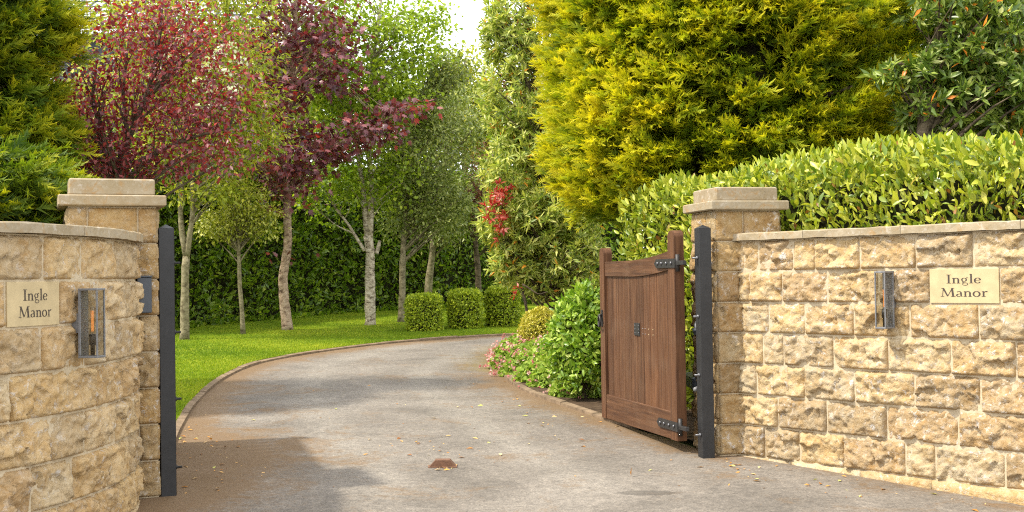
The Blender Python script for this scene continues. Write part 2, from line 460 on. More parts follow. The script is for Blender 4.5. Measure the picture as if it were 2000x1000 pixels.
M['green_conifer'] = leaf_mat('green_gold_conifer_spray', [(0, (0.035, 0.07, 0.008)), (0.35, (0.13, 0.19, 0.010)), (0.7, (0.34, 0.34, 0.012)), (1, (0.60, 0.48, 0.02))], 0.6, 0.40, 0.25, (1.1, 1.1, 0.5))
M['plum'] = leaf_mat('red_plum_leaf', [(0, (0.070, 0.017, 0.023)), (0.45, (0.145, 0.030, 0.036)), (0.8, (0.245, 0.048, 0.050)), (1, (0.42, 0.16, 0.15))], 0.35, 0.4, 0.5, (1.6, 0.65, 0.5))
M['maple'] = leaf_mat('purple_maple_leaf', [(0, (0.07, 0.026, 0.034)), (0.5, (0.155, 0.055, 0.065)), (0.85, (0.26, 0.11, 0.12)), (1, (0.42, 0.07, 0.06))], 0.35, 0.3, 0.5, (1.6, 0.5, 0.45))
M['rowan'] = leaf_mat('yellow_green_leaf', [(0, (0.13, 0.18, 0.018)), (0.5, (0.27, 0.30, 0.030)), (0.85, (0.42, 0.40, 0.045)), (1, (0.50, 0.42, 0.05))], 0.5, 0.4, 0.3)
M['blossom'] = leaf_mat('cream_blossom', [(0, (0.50, 0.53, 0.30)), (1, (0.72, 0.72, 0.55))], 0.7, 0.3, 0.2, (1, 1, 0.9))
M['holly'] = leaf_mat('holly_leaf', [(0, (0.13, 0.16, 0.015)), (0.5, (0.29, 0.31, 0.03)), (1, (0.54, 0.51, 0.11))], 0.35, 0.25, 0.5)
M['birch'] = leaf_mat('lime_green_leaf', [(0, (0.11, 0.17, 0.014)), (0.5, (0.22, 0.30, 0.020)), (1, (0.40, 0.46, 0.04))], 0.45, 0.45, 0.35)
M['olive'] = leaf_mat('olive_green_leaf', [(0, (0.08, 0.11, 0.022)), (0.5, (0.18, 0.22, 0.045)), (1, (0.36, 0.37, 0.11))], 0.45, 0.25, 0.4)
M['bronze'] = leaf_mat('bronze_leaf', [(0, (0.07, 0.035, 0.022)), (0.5, (0.15, 0.07, 0.045)), (1, (0.26, 0.12, 0.07))], 0.5, 0.35, 0.3, (1.3, 0.8, 0.6))
RHODO = [(0, (0.06, 0.10, 0.018)), (0.4, (0.16, 0.20, 0.035)), (0.75, (0.32, 0.32, 0.075)), (0.95, (0.44, 0.42, 0.15)), (0.96, (0.62, 0.26, 0.02)), (1, (0.55, 0.17, 0.02))]
M['rhodo'] = leaf_mat('lance_leaf', RHODO, 0.4, 0.36, 0.4, gain=1.85)
M['rhodo_green'] = leaf_mat('glossy_lance_leaf', [(0, (0.03, 0.06, 0.012)), (0.45, (0.09, 0.14, 0.02)), (0.8, (0.20, 0.25, 0.04)), (0.96, (0.34, 0.35, 0.12)), (0.965, (0.60, 0.24, 0.02)), (1, (0.55, 0.17, 0.02))], 0.35, 0.32, 0.45, gain=1.5)
M['photinia'] = leaf_mat('scarlet_young_leaf', [(0, (0.16, 0.025, 0.015)), (0.5, (0.38, 0.045, 0.03)), (1, (0.55, 0.24, 0.18))], 0.3, 0.35, 0.5, (1.4, 0.6, 0.5))
M['box'] = leaf_mat('box_leaf', [(0, (0.11, 0.165, 0.012)), (0.5, (0.25, 0.315, 0.018)), (1, (0.46, 0.50, 0.03))], 0.5, 0.25, 0.3)
M['gold_box'] = leaf_mat('variegated_box_leaf', [(0, (0.16, 0.17, 0.012)), (0.5, (0.42, 0.37, 0.03)), (1, (0.66, 0.56, 0.16))], 0.45, 0.25, 0.4)
M['geranium'] = leaf_mat('geranium_leaf', [(0, (0.11, 0.18, 0.025)), (0.5, (0.24, 0.34, 0.05)), (1, (0.42, 0.48, 0.11))], 0.6, 0.35, 0.2)
M['pink'] = leaf_mat('pink_petal', [(0, (0.36, 0.09, 0.09)), (0.5, (0.52, 0.24, 0.22)), (1, (0.64, 0.50, 0.46))], 0.6, 0.4, 0.2, (1.1, 0.9, 0.9))
M['dead_leaf'] = leaf_mat('fallen_leaf', [(0, (0.22, 0.09, 0.03)), (0.6, (0.50, 0.24, 0.05)), (0.9, (0.62, 0.45, 0.22)), (1, (0.4, 0.42, 0.1))], 0.7, 0.1, 0.2, (1, 1, 1))

# ------------------------------------------------------------------ leaves
def T_fold(w, h=0.05):                                  # folded diamond leaf
    return np.array([(0, 0, 0), (0.45, w / 2, h), (1, 0, -0.04), (0.45, -w / 2, h)]), np.array([(0, 2, 1), (0, 3, 2)])
def T_oval(w, h=0.05, droop=0.10):                       # fuller leaf with a midrib and a bent tip
    v = [(0, 0, 0), (0.22, w * .36, h), (0.58, w * .5, h * .9), (0.85, w * .26, -droop * .4), (1, 0, -droop),
         (0.85, -w * .26, -droop * .4), (0.58, -w * .5, h * .9), (0.22, -w * .36, h), (0.4, 0, 0.0), (0.75, 0, -droop * .4)]
    f = [(0, 8, 1), (1, 8, 2), (8, 9, 2), (2, 9, 3), (3, 9, 4), (4, 9, 5), (5, 9, 6), (9, 8, 6), (6, 8, 7), (7, 8, 0)]
    return np.array(v), np.array(f)
def T_maple():
    pts = [(0, 0)]
    for a, r in ((-100, .45), (-70, .26), (-48, .62), (-24, .34), (0, .80), (24, .34), (48, .62), (70, .26), (100, .45)):
        pts.append((0.32 + r * math.cos(math.radians(a)), r * math.sin(math.radians(a))))
    v = [(0.32, 0, 0.03)] + [(x, y, -0.10 * (abs(y) + max(0, x - .4))) for x, y in pts]
    f = [(0, k, k + 1) for k in range(1, len(v) - 1)] + [(0, len(v) - 1, 1)]
    return np.array(v), np.array(f)
def T_spray():                                           # flat fan of scale-leaf twigs
    v, f, tipness = [], [], []
    def twig(x, y, ang, l, w, t0, t1):
        c, s = math.cos(ang), math.sin(ang); o = len(v)
        for a, b, t in ((0, w, t0), (0, -w, t0), (l, 0, t1)):
            v.append((x + a * c - b * s, y + a * s + b * c, 0.02 - 0.10 * (x + a * c) ** 2)); tipness.append(t)
        f.append((o, o + 1, o + 2))
    twig(0, 0, 0, 1.0, 0.028, 0.0, 1.0)
    for i, t in enumerate((0.08, 0.20, 0.32, 0.44, 0.56, 0.68, 0.80)):
        l = 0.46 * (1 - t * 0.70)
        for s in (-1, 1):
            o = len(v)
            twig(t + 0.025 * s, 0, s * math.radians(36 + 9 * ((i * 7 + s) % 3 - 1)), l, 0.034, t * .6, t * .5 + .48)
            v[o + 2] = (v[o + 2][0], v[o + 2][1], v[o + 2][2] + 0.07 * ((i * 5 + s * 3) % 4 - 1.2))
    return np.array(v), np.array(f), np.array(tipness)
def T_round():
    v = [(0.5, 0, 0.0)] + [(0.5 + 0.5 * math.cos(a), 0.5 * math.sin(a), 0.08) for a in np.linspace(-math.pi, math.pi, 8)[:-1]]
    f = [(0, k, k % 7 + 1) for k in range(1, 8)]
    return np.array(v), np.array(f)
def T_blade():
    return np.array([(0, .5, 0), (0, -.5, 0), (1, 0, 0.25)]), np.array([(0, 1, 2)])

def unit(a): return a / np.maximum(np.linalg.norm(a, axis=1, keepdims=True), 1e-9)

def leaf_arrays(pos, d, nrm, size, tmpl):
    tv, tf = tmpl[0], tmpl[1]
    d = unit(d); b = unit(np.cross(nrm, d)); n = np.cross(d, b)
    size = np.asarray(size)[:, None, None]
    V = pos[:, None, :] + size * (tv[None, :, 0:1] * d[:, None, :] + tv[None, :, 1:2] * b[:, None, :] + tv[None, :, 2:3] * n[:, None, :])
    N, k = len(pos), len(tv)
    F = tf[None] + (np.arange(N) * k)[:, None, None]
    return V.reshape(-1, 3), F.reshape(-1, tf.shape[1])

def leaves(name, pos, d, nrm, size, tmpl, v, mat, parent, kind=None, tip=None):
    V, F = leaf_arrays(pos, d, nrm, size, tmpl)
    if len(tmpl) == 3:                                   # colour runs along the spray to its tip
        vv = (np.asarray(v)[:, None] + tmpl[2][None] * (1 if tip is None else tip)).ravel()
        o = mesh_np(name, V, F, mat, parent, attr=np.clip(vv, 0, 1), dom='POINT')
    else:
        o = mesh_np(name, V, F, mat, parent, attr=np.repeat(np.clip(v, 0, 1), len(tmpl[1])), dom='FACE')
    if kind: o['kind'] = kind
    return o

def in_ball(n, shell=0.5):
    p = unit(rng.normal(size=(n, 3)))
    r = rng.uniform(shell ** 3, 1, n) ** (1 / 3)
    return p * r[:, None]

def skew(n, a=1.0): return rng.beta(1.6, 1.6 * a, n)

# ------------------------------------------------------------------ trees
def px_ell(px, py, rx, ry, Y, ryd=None, n=20):
    s = FPX / Y
    return at(px, py, Y), np.array([rx / s, (ryd if ryd else rx / s), ry / s]), n

def tree(name, label, cat, trunk_paths, ells, leaf, bark, group=None, limb=0.6, shell=0.35, extra=None, up=0.25):
    """trunk_paths: list of (points, radius0, radius1); the first starts at the ground."""
    base = Vector(trunk_paths[0][0][0]); base.z = float(zg(base.x, base.y))
    root = empty(name, base, label, cat, group)
    mb = MB(); nodes = []
    for pts, r0, r1 in trunk_paths:
        pts = [np.asarray(p, float) for p in pts]
        # resample with a little wander
        P = []
        for i in range(len(pts) - 1):
            for t in np.linspace(0, 1, 5)[:-1]:
                q = pts[i] * (1 - t) + pts[i + 1] * t
                P.append(q + (rng.normal(0, 0.008, 3) if (i or t) else 0))
        P.append(pts[-1]); P = np.array(P)
        Q = P.copy(); Q[1:-1] = (P[:-2] + 2 * P[1:-1] + P[2:]) / 4
        R = np.linspace(r0, r1, len(Q)) * rng.uniform(0.93, 1.08, len(Q))
        if pts is trunk_paths[0][0] or True:
            R[0] *= 1.12
        mb.tube(Q, R, 10)
        nodes += [(q, r) for q, r in zip(Q, R)]
    NP = np.array([q for q, r in nodes]); NR = np.array([r for q, r in nodes])
    cents, out = [], []
    for c, r, n in ells:
        o = in_ball(n, shell); cents.append(c + o * r); out.append(o)
    cents = np.concatenate(cents); out = np.concatenate(out)
    for c in cents:
        if rng.random() > limb: continue
        dd = np.linalg.norm(NP[:, :2] - c[:2], axis=1)
        want = c[2] - up - 0.5 * dd
        j = int(np.argmin(np.abs(NP[:, 2] - want) + 0.6 * dd))
        a = NP[j]; r = min(NR[j] * 0.5, 0.012 + 0.010 * np.linalg.norm(c - a))
        mid = (a + c) / 2 + np.array([0, 0, 0.10 * np.linalg.norm(c - a)]) + rng.normal(0, 0.05, 3)
        mb.tube([a * (1 - t) ** 2 + 2 * mid * t * (1 - t) + c * t * t for t in (0, .25, .5, .75, 1)], [r, r * .8, r * .6, r * .45, 0.004], 5, False)
    tr = mb.build('trunk', bark, root, True, keep=True)
    per = leaf['per']; N = len(cents) * per
    cp = np.repeat(cents, per, 0); co = np.repeat(out, per, 0)
    sp = np.array(leaf['spread']) if hasattr(leaf['spread'], '__len__') else np.array([leaf['spread']] * 3)
    if leaf.get('rosette'):
        pos = cp + rng.normal(0, 0.012, (N, 3))
        ax = unit(co + rng.normal(0, 0.5, (len(co), 3)) + np.array([0, 0, 0.5]))
        axr = np.repeat(ax[::per], per, 0)
        d = unit(unit(rng.normal(size=(N, 3))) + axr * 0.45)
        nrm = unit(axr + rng.normal(0, 0.35, (N, 3)))
    else:
        off = rng.normal(size=(N, 3)) * sp
        pos = cp + off
        nrm = unit(rng.normal(0, leaf.get('tumble', 0.55), (N, 3)) + np.array([0, 0, 1.0]) + 0.35 * co)
        d = unit(unit(off / sp) * 0.8 + rng.normal(0, 0.6, (N, 3)) + np.array([0, 0, leaf.get('droop', -0.25)]))
    size = leaf['size'] * rng.uniform(0.65, 1.2, N)
    cv = np.repeat(rng.uniform(-0.15, 0.15, len(cents)), per)
    leaves('crown', pos, d, nrm, size, leaf['tmpl'], np.clip(leaf.get('v', skew)(N) + cv, 0, 1) if not leaf.get('rosette') else leaf.get('v', skew)(N), leaf['mat'], root)
    return root

# ================================================================== THE GROUND
def sheet(name, rows, lift, mat, kind='structure', cols=24, attrs=None):
    """rows: list of (left xy, right xy); a ribbon of quads lying on the ground"""
    V, F = [], []
    A = {k: [] for k in (attrs or {})}
    for i, (a, b) in enumerate(rows):
        a, b = np.array(a[:2], float), np.array(b[:2], float)
        for k in range(cols + 1):
            p = a + (b - a) * k / cols
            V.append((p[0], p[1], zg(p[0], p[1]) + lift))
            for q in A: A[q].append(attrs[q](i, k / cols, np.linalg.norm(b - a)))
    for i in range(len(rows) - 1):
        for k in range(cols):
            o = i * (cols + 1) + k
            F.append((o, o + 1, o + cols + 2, o + cols + 1))
    me_o = mesh_np(name, V, np.array(F), mat)
    for q in A:
        at_ = me_o.data.attributes.new(q, 'FLOAT', 'POINT'); at_.data.foreach_set('value', np.array(A[q], np.float32))
    me_o['kind'] = kind
    return me_o

gx = np.concatenate([[-220, -120, -70], np.linspace(-45, 45, 31), [70, 120, 220]])
gy = np.concatenate([[-60, -30], np.linspace(-12, 60, 31), [90, 150, 300]])
GV = [(x, y, zg(x, y) - 0.02) for y in gy for x in gx]
GF = np.array([(j * len(gx) + i, j * len(gx) + i + 1, (j + 1) * len(gx) + i + 1, (j + 1) * len(gx) + i) for j in range(len(gy) - 1) for i in range(len(gx) - 1)])
tag(mesh_np('ground', GV, GF, M['ground']), 'rough earth under the garden plants', None, None, 'structure')

def smooth_curve(pts, n):
    pts = np.array([p[:2] for p in pts], float)
    P = np.vstack([2 * pts[0] - pts[1], pts, 2 * pts[-1] - pts[-2]])
    out = []
    for i in range(1, len(P) - 2):
        for t in np.linspace(0, 1, 12, endpoint=False):
            a, b, c, d = P[i - 1], P[i], P[i + 1], P[i + 2]
            out.append(0.5 * (2 * b + (c - a) * t + (2 * a - 5 * b + 4 * c - d) * t * t + (3 * b - a - 3 * c + d) * t ** 3))
    out.append(P[-2]); out = np.array(out)
    s = np.concatenate([[0], np.cumsum(np.linalg.norm(np.diff(out, axis=0), axis=1))])
    q = np.linspace(0, s[-1], n)
    return np.stack([np.interp(q, s, out[:, 0]), np.interp(q, s, out[:, 1])], 1)

LEFT_EDGE = [on_ground(*p) for p in ((338, 885), (348, 850), (374, 803), (402, 770), (442, 738), (500, 712), (565, 698), (640, 686), (725, 675), (810, 667), (905, 660), (1005, 655))]
LEFT_EDGE += [LEFT_EDGE[-1] + np.array([3.0, 0.5, 0]), LEFT_EDGE[-1] + np.array([8.0, 0.2, 0])]
RIGHT_EDGE = [on_ground(*p) for p in ((1372, 880), (1300, 856), (1195, 825), (1105, 795), (1035, 770), (990, 742), (976, 716), (992, 692), (1030, 676))]
RIGHT_EDGE += [RIGHT_EDGE[-1] + np.array([2.6, 1.3, 0]), RIGHT_EDGE[-1] + np.array([8.0, 1.6, 0])]
NL = 44
LE = smooth_curve(LEFT_EDGE, NL); RE = smooth_curve(RIGHT_EDGE, NL)
rows = [((-9, -6), (9, -6)), ((-9, 1), (9, 1)), ((-6.5, 4.6), (6.3, 5.0)), ((-4.0, 5.9), (4.2, 7.9)), ((-3.2, 7.2), (3.2, 9.2)), ((-3.0, 8.3), (2.6, 10.1))]
n_out = len(rows)
rows += [(LE[i], RE[i]) for i in range(NL)]
def edge_dust(i, u, w):
    e = 0.0
    if i >= n_out - 2:
        e = max(e, 1.15 * math.exp(-(u * w) / 0.38), 0.95 * math.exp(-((1 - u) * w) / 0.40))
        e = max(e, 1.2 * math.exp(-((u * w) / 1.2) ** 2 - ((i - n_out + .5) / 3.2) ** 2))       # needles swept up by the left post
    return e
def edge_moss(i, u, w):
    return 1.1 * math.exp(-((1 - u) * w) / 0.8) * (1 if i > n_out + 14 else 0.25 if i > n_out else 0) if i > n_out else 0
def tracks(i, u, w):                                     # paler wheel tracks worn into the tarmac
    if i < n_out - 1: return 0.0
    return math.exp(-((u * w - w / 2 + .75) / .24) ** 2) + math.exp(-((u * w - w / 2 - .75) / .24) ** 2)
tag(sheet('driveway', rows, 0.0, M['asphalt'], cols=48, attrs={'v': edge_dust, 'moss': edge_moss, 'track': tracks}), 'curving worn asphalt drive', None)

# lawn between the drive and the tall hedge
def offset(curve, d):
    t = np.gradient(curve, axis=0); t /= np.linalg.norm(t, axis=1, keepdims=True)
    return curve + np.stack([-t[:, 1], t[:, 0]], 1) * d
LK = offset(LE, 0.078)
hedge_line = [(-9.0, 12.0), at(150, 600, 22.5), at(320, 600, 25.0), at(500, 600, 27.5), at(700, 600, 30.5), at(1000, 600, 33.5), at(1250, 600, 34.5)]
HL = smooth_curve(hedge_line, NL)
HB = np.array([h + np.array([-0.5, 1.2]) for h in HL])
rows_l = [(LK[i], HB[i]) for i in range(NL)]
rows_l = [((-3.15, 9.4), (-9.5, 10.5))] + rows_l
tag(sheet('lawn', rows_l, 0.035, M['lawn'], cols=26), 'mown lawn beside the drive', None)
# planting bed right of the drive
RK = offset(RE, -0.078)
bed_out = smooth_curve([(5.0, 10.2), (6.0, 12.5), (7.5, 16), (9, 19)], NL)
tag(sheet('planting_bed', [(RK[i], bed_out[i]) for i in range(NL)], 0.03, M['soil'], cols=12), 'bare earth bed behind the gate', None)

# kerb edging, stone by stone
def kerb(name, curve, dist, label):
    root = empty(name, (float(curve[0][0]), float(curve[0][1]), 0)); root['kind'] = 'structure'; root['label'] = label
    s = np.concatenate([[0], np.cumsum(np.linalg.norm(np.diff(curve, axis=0), axis=1))])
    tot = s[-1]; q = 0.0
    A, B = offset(curve, 0.0), offset(curve, dist)
    f = lambda c, t: np.array([np.interp(t, s, c[:, 0]), np.interp(t, s, c[:, 1])])
    while q < tot - 0.2:
        l = min(0.88, tot - q); mb = MB(); h = 0.030 + random.uniform(-0.006, 0.010)
        v = []
        for t in (q + 0.004, q + l / 2, q + l - 0.004):
            a, b = f(A, t), f(B, t)
            za, zb = float(zg(*a)), float(zg(*b))
            v += [(a[0], a[1], za - 0.05), (a[0], a[1], za + h), (b[0], b[1], zb + h + .008), (b[0], b[1], zb - 0.05)]
        fc = []
        for k in (0, 4):
            for j in range(4): fc.append((k + j, k + (j + 1) % 4, k + 4 + (j + 1) % 4, k + 4 + j))
        fc += [(3, 2, 1, 0), (8, 9, 10, 11)]
        mb.add(v, fc).build('edging_stone', M['kerb'], root, keep=True)
        q += l
kerb('kerb_left', LE[1:], 0.075, 'thin concrete edging between lawn and drive')
kerb('kerb_right', RE[3:], -0.075, 'thin concrete edging between planting bed and drive')

# grass blades
def blades():
    n = 190000
    u = rng.random(n) ** 1.35; i = rng.random(n) * (NL - 8.001)
    i0 = i.astype(int); fr = (i - i0)[:, None]
    a = LK[i0] * (1 - fr) + LK[i0 + 1] * fr; b = HL[i0] * (1 - fr) + HL[i0 + 1] * fr
    xy = a + (b - a) * u[:, None]
    pos = np.column_stack([xy, zg(xy[:, 0], xy[:, 1]) + 0.03])
    d = unit(rng.normal(0, 0.45, (n, 3)) + np.array([0, 0, 1.0]))
    nrm = unit(rng.normal(size=(n, 3)))
    V, F = leaf_arrays(pos, d, nrm, np.ones(n), (np.zeros((1, 3)), np.array([(0, 0, 0)])))
    ln = rng.uniform(0.018, 0.042, n); w = rng.uniform(0.004, 0.009, n)
    side = unit(np.cross(d, nrm))
    V = np.stack([pos - side * w[:, None], pos + side * w[:, None], pos + d * ln[:, None]], 1).reshape(-1, 3)
    F = np.arange(3 * n).reshape(-1, 3)
    pv = np.array([noise.noise(Vector((p[0] * 0.7, p[1] * 0.7, 0))) for p in pos[::19]])
    cv = np.repeat(pv, 19)[:n] * 0
    big = np.sin(pos[:, 0] * 1.3 + 1.1 * np.sin(pos[:, 1] * .9)) * 0.16 + np.sin(pos[:, 1] * 2.1 + pos[:, 0]) * 0.12
    o = mesh_np('grass', V, F, M['grass'], attr=np.clip(skew(n, 1.2) * 0.8 + big + cv + 0.1, 0, 1))
    tag(o, 'short bright green mown grass of the lawn', 'grass', None, 'stuff')
blades()

# ================================================================== STONE WALLS AND PILLARS
class Curve:
    def __init__(s, pts, n=200):
        s.P = smooth_curve(pts, n)
        s.S = np.concatenate([[0], np.cumsum(np.linalg.norm(np.diff(s.P, axis=0), axis=1))])
        t = np.gradient(s.P, axis=0); t /= np.linalg.norm(t, axis=1, keepdims=True)
        s.N = np.stack([t[:, 1], -t[:, 0]], 1)              # to the right of travel
        s.len = s.S[-1]
    def map(s, q, z, d):
        x, y = np.interp(q, s.S, s.P[:, 0]), np.interp(q, s.S, s.P[:, 1])
        nx, ny = np.interp(q, s.S, s.N[:, 0]), np.interp(q, s.S, s.N[:, 1])
        return (x + nx * d, y + ny * d, z)
    def s_at(s, px, z):                                     # arc length where the photograph's column px meets the wall
        qs = np.linspace(0, s.len, 400); pxs = np.array([proj(s.map(q, z, 0.02))[0] for q in qs])
        o = np.argsort(pxs) if pxs[0] > pxs[-1] else np.arange(len(qs))
        return float(np.interp(px, pxs[o], qs[o]))

COURSE, TOP = 0.2627, 1.84
def rock(q0, q1, z0, z1, mapf, mat, parent, seed, bulge=0.042, cell=0.0125, name='stone', joint=0.0055):
    """a pitch-faced block: flat chisel facets with breaks between them, ragged arrises"""
    q0 += joint; q1 -= joint; z0 += joint; z1 -= joint
    rnd = random.Random(seed)
    nu = max(4, int((q1 - q0) / cell)); nv = max(4, int((z1 - z0) / cell))
    Lq, Lz = q1 - q0, z1 - z0
    off = Vector((rnd.uniform(-50, 50), rnd.uniform(-50, 50), rnd.uniform(-50, 50)))
    nf = max(4, int(Lq * 17))
    fac = [(rnd.uniform(0, Lq), rnd.uniform(0, Lz), rnd.uniform(0.25, 1.1), rnd.gauss(0, 3.4), rnd.gauss(-1.5, 4.4)) for _ in range(nf)]
    lip = rnd.uniform(0.006, 0.014); rnd_b = bulge * rnd.uniform(0.75, 1.25)
    V, F = [], []
    for j in range(nv + 1):
        for i in range(nu + 1):
            u, v = i / nu, j / nv
            x, y = Lq * u, Lz * v; q, z = q0 + x, z0 + y
            du, dv0, dv1 = min(x, Lq - x), y, Lz - y
            w1 = noise.noise(Vector((q * 16, z * 16, 3)) + off); w2 = noise.noise(Vector((q * 22, z * 22, 11)) + off)
            e = min(1, max(0, (du + w1 * .012) / 0.017)) ** .8 * min(1, max(0, (dv1 + w2 * .014) / 0.026)) ** .9 * min(1, max(0, (dv0 + w1 * .012) / lip)) ** .7
            xx, yy = x + w1 * .03, y + w2 * .03                     # ragged breaks between the facets
            k = min(range(nf), key=lambda t: (xx - fac[t][0]) ** 2 + 1.7 * (yy - fac[t][1]) ** 2)
            fx, fy, fh, ga, gb = fac[k]
            h = fh + ga * (x - fx) + gb * (y - fy)
            f = noise.fractal(Vector((q * 12, z * 14, 0)) + off, 0.55, 2.1, 6) * 0.42
            d = rnd_b * e * min(1.35, max(0.10, h * .8 + f + .1))
            if i in (0, nu) or j in (0, nv): d = 0.003
            V.append(mapf(q, z, d))
    for j in range(nv):
        for i in range(nu):
            o = j * (nu + 1) + i; F.append((o, o + 1, o + nu + 2, o + nu + 1))
    # sides running back into the wall
    ring = [i for i in range(nu + 1)] + [j * (nu + 1) + nu for j in range(1, nv + 1)] + [nv * (nu + 1) + i for i in range(nu - 1, -1, -1)] + [j * (nu + 1) for j in range(nv - 1, 0, -1)]
    back = len(V)
    for r in ring:
        j, i = divmod(r, nu + 1)
        V.append(mapf(q0 + (q1 - q0) * i / nu, z0 + (z1 - z0) * j / nv, -0.10))
    for k in range(len(ring)):
        a, b = ring[k], ring[(k + 1) % len(ring)]
        F.append((a, back + k, back + (k + 1) % len(ring), b))
    return mesh_np(name, V, np.array(F), mat, parent, smooth=True)

def slab(mapf, q0, q1, d0, d1, z0, z1, mat, parent, name, seg=6, chamfer=0.008, wob=0.003):
    """a dressed stone following the wall"""
    V, F = [], []
    prof = [(d1, z0), (d1 + 0, z0), (d0, z0), (d0, z1 - chamfer), (d0 - chamfer, z1), (d1 + chamfer, z1), (d1, z1 - chamfer)]
    prof = [(d0, z0), (d0, z1 - chamfer), (d0 - chamfer, z1), (d1 + chamfer, z1), (d1, z1 - chamfer), (d1, z0)]
    n = len(prof)
    for i in range(seg + 1):
        q = q0 + (q1 - q0) * i / seg
        for (d, z) in prof:
            V.append(mapf(q, z + random.uniform(-wob, wob), d + random.uniform(-wob, wob)))
    for i in range(seg):
        for k in range(n):
            F.append((i * n + k, (i + 1) * n + k, (i + 1) * n + (k + 1) % n, i * n + (k + 1) % n))
    F = [list(f) for f in F] + [list(range(n)), list(range(seg * n + n - 1, seg * n - 1, -1))]
    return mesh_np(name, V, F, mat, parent)

def build_wall(name, label, curve, joints, plinth, mat, seed, holes=(), coping_px=None, q_lo=0.0):
    root = empty(name, (*curve.P[len(curve.P) // 2], 0), label, 'wall')
    mf = curve.map
    slab(mf, 0, curve.len, 0.0045, -0.36, -0.35, TOP + 0.003, M['mortar'], root, 'mortar_bed', 60, 0.002, 0.0)
    sd = seed
    for r, pxs in enumerate(joints):
        z1 = TOP - r * COURSE; z0 = z1 - COURSE
        qs = sorted([curve.s_at(p, (z0 + z1) / 2) for p in pxs])
        qs = [q for q in qs if 0 < q < curve.len]
        # run on past the picture in stones of everyday length
        lo, hi = qs[0], qs[-1]
        rr = random.Random(seed + r)
        while lo - 0.02 > 0.12: lo = max(0.0, lo - rr.uniform(0.38, 0.60)); qs.insert(0, lo if lo > 0.12 else 0.0)
        if qs[0] > 0: qs.insert(0, 0.0)
        while curve.len - hi > 0.12:
            hi = hi + rr.uniform(0.40, 0.62); hi = curve.len if curve.len - hi < 0.15 else hi
            qs.append(hi)
        for a, b in zip(qs[:-1], qs[1:]):
            if b - a < 0.03: continue
            if any(hr == r and abs((a + b) / 2 - hq) < 0.06 for hr, hq in holes): continue
            sd += 1
            rock(a, b, z0, z1, mf, mat, root, sd)
    # plinth
    q = 0.0; rr = random.Random(seed + 99)
    while q < curve.len - 0.01:
        b = min(curve.len, q + rr.uniform(0.5, 0.9)); b = curve.len if curve.len - b < 0.2 else b
        sd += 1
        rock(q, b, -0.26, TOP - 7 * COURSE, lambda s_, z_, d_: mf(s_, z_, d_ + plinth), mat, root, sd, 0.012, 0.05, 'plinth_stone', 0.003)
        q = b
    q = 0.0
    while q < curve.len - 0.01:
        b = min(curve.len, q + rr.uniform(0.75, 1.0)); b = curve.len if curve.len - b < 0.25 else b
        slab(mf, q + 0.0025, b - 0.0025, 0.062, -0.40, TOP + 0.004, TOP + 0.066, M['coping'], root, 'coping_stone', 10)
        q = b
    return root

c2 = lambda xs: [1340 + 0.66 * x for x in xs]
c1 = lambda xs: [0.66 * x for x in xs]
RW = Curve([(1.90, 10.48), (2.50, 9.77), (3.60, 8.47), (4.75, 7.11)])
LW = Curve([(-5.0, 5.0), (-4.15, 5.35), (-3.35, 5.90), (-2.86, 6.60), (-2.675, 7.05), (-2.59, 7.60), (-2.63, 8.27), (-2.72, 8.68)])
zr2 = TOP - 1.5 * COURSE
RPL = (RW.s_at(1814, zr2), RW.s_at(1952, zr2))
LPL = (LW.s_at(13, zr2), LW.s_at(118, zr2))
right_joints = [c2([150, 212, 315, 380, 512, 678, 848, 1012]), c2([150, 187, 283, 416, 568, 720, 926, 1060]), c2([150, 243, 350, 495, 660, 865, 1070]),
                c2([150, 226, 287, 435, 597, 783, 975]), c2([150, 207, 350, 497, 675, 870, 1090]), c2([150, 270, 415, 593, 804, 1010]), c2([150, 232, 335, 467, 648, 737, 943, 1120])]
left_joints = [c1([-110, 133, 245, 410]), c1([20, 180, 296, 358]), c1([-30, 125, 255, 345]), c1([-120, 30, 205, 288, 360]), c1([-20, 150, 255, 345]), c1([-60, 95, 218, 322, 385]), c1([60, 175, 285, 350])]
wall_r = build_wall('stone_wall', 'straight sunlit wall of rock-faced sandstone right of the wooden gate', RW, right_joints, 0.035, M['stone'], 100,
                    holes=((1, sum(RPL) / 2),))
wall_l = build_wall('stone_wall', 'curved shaded wall of rock-faced sandstone left of the drive', LW, left_joints, 0.02, M['stone_left'], 400,
                    holes=((1, sum(LPL) / 2),))

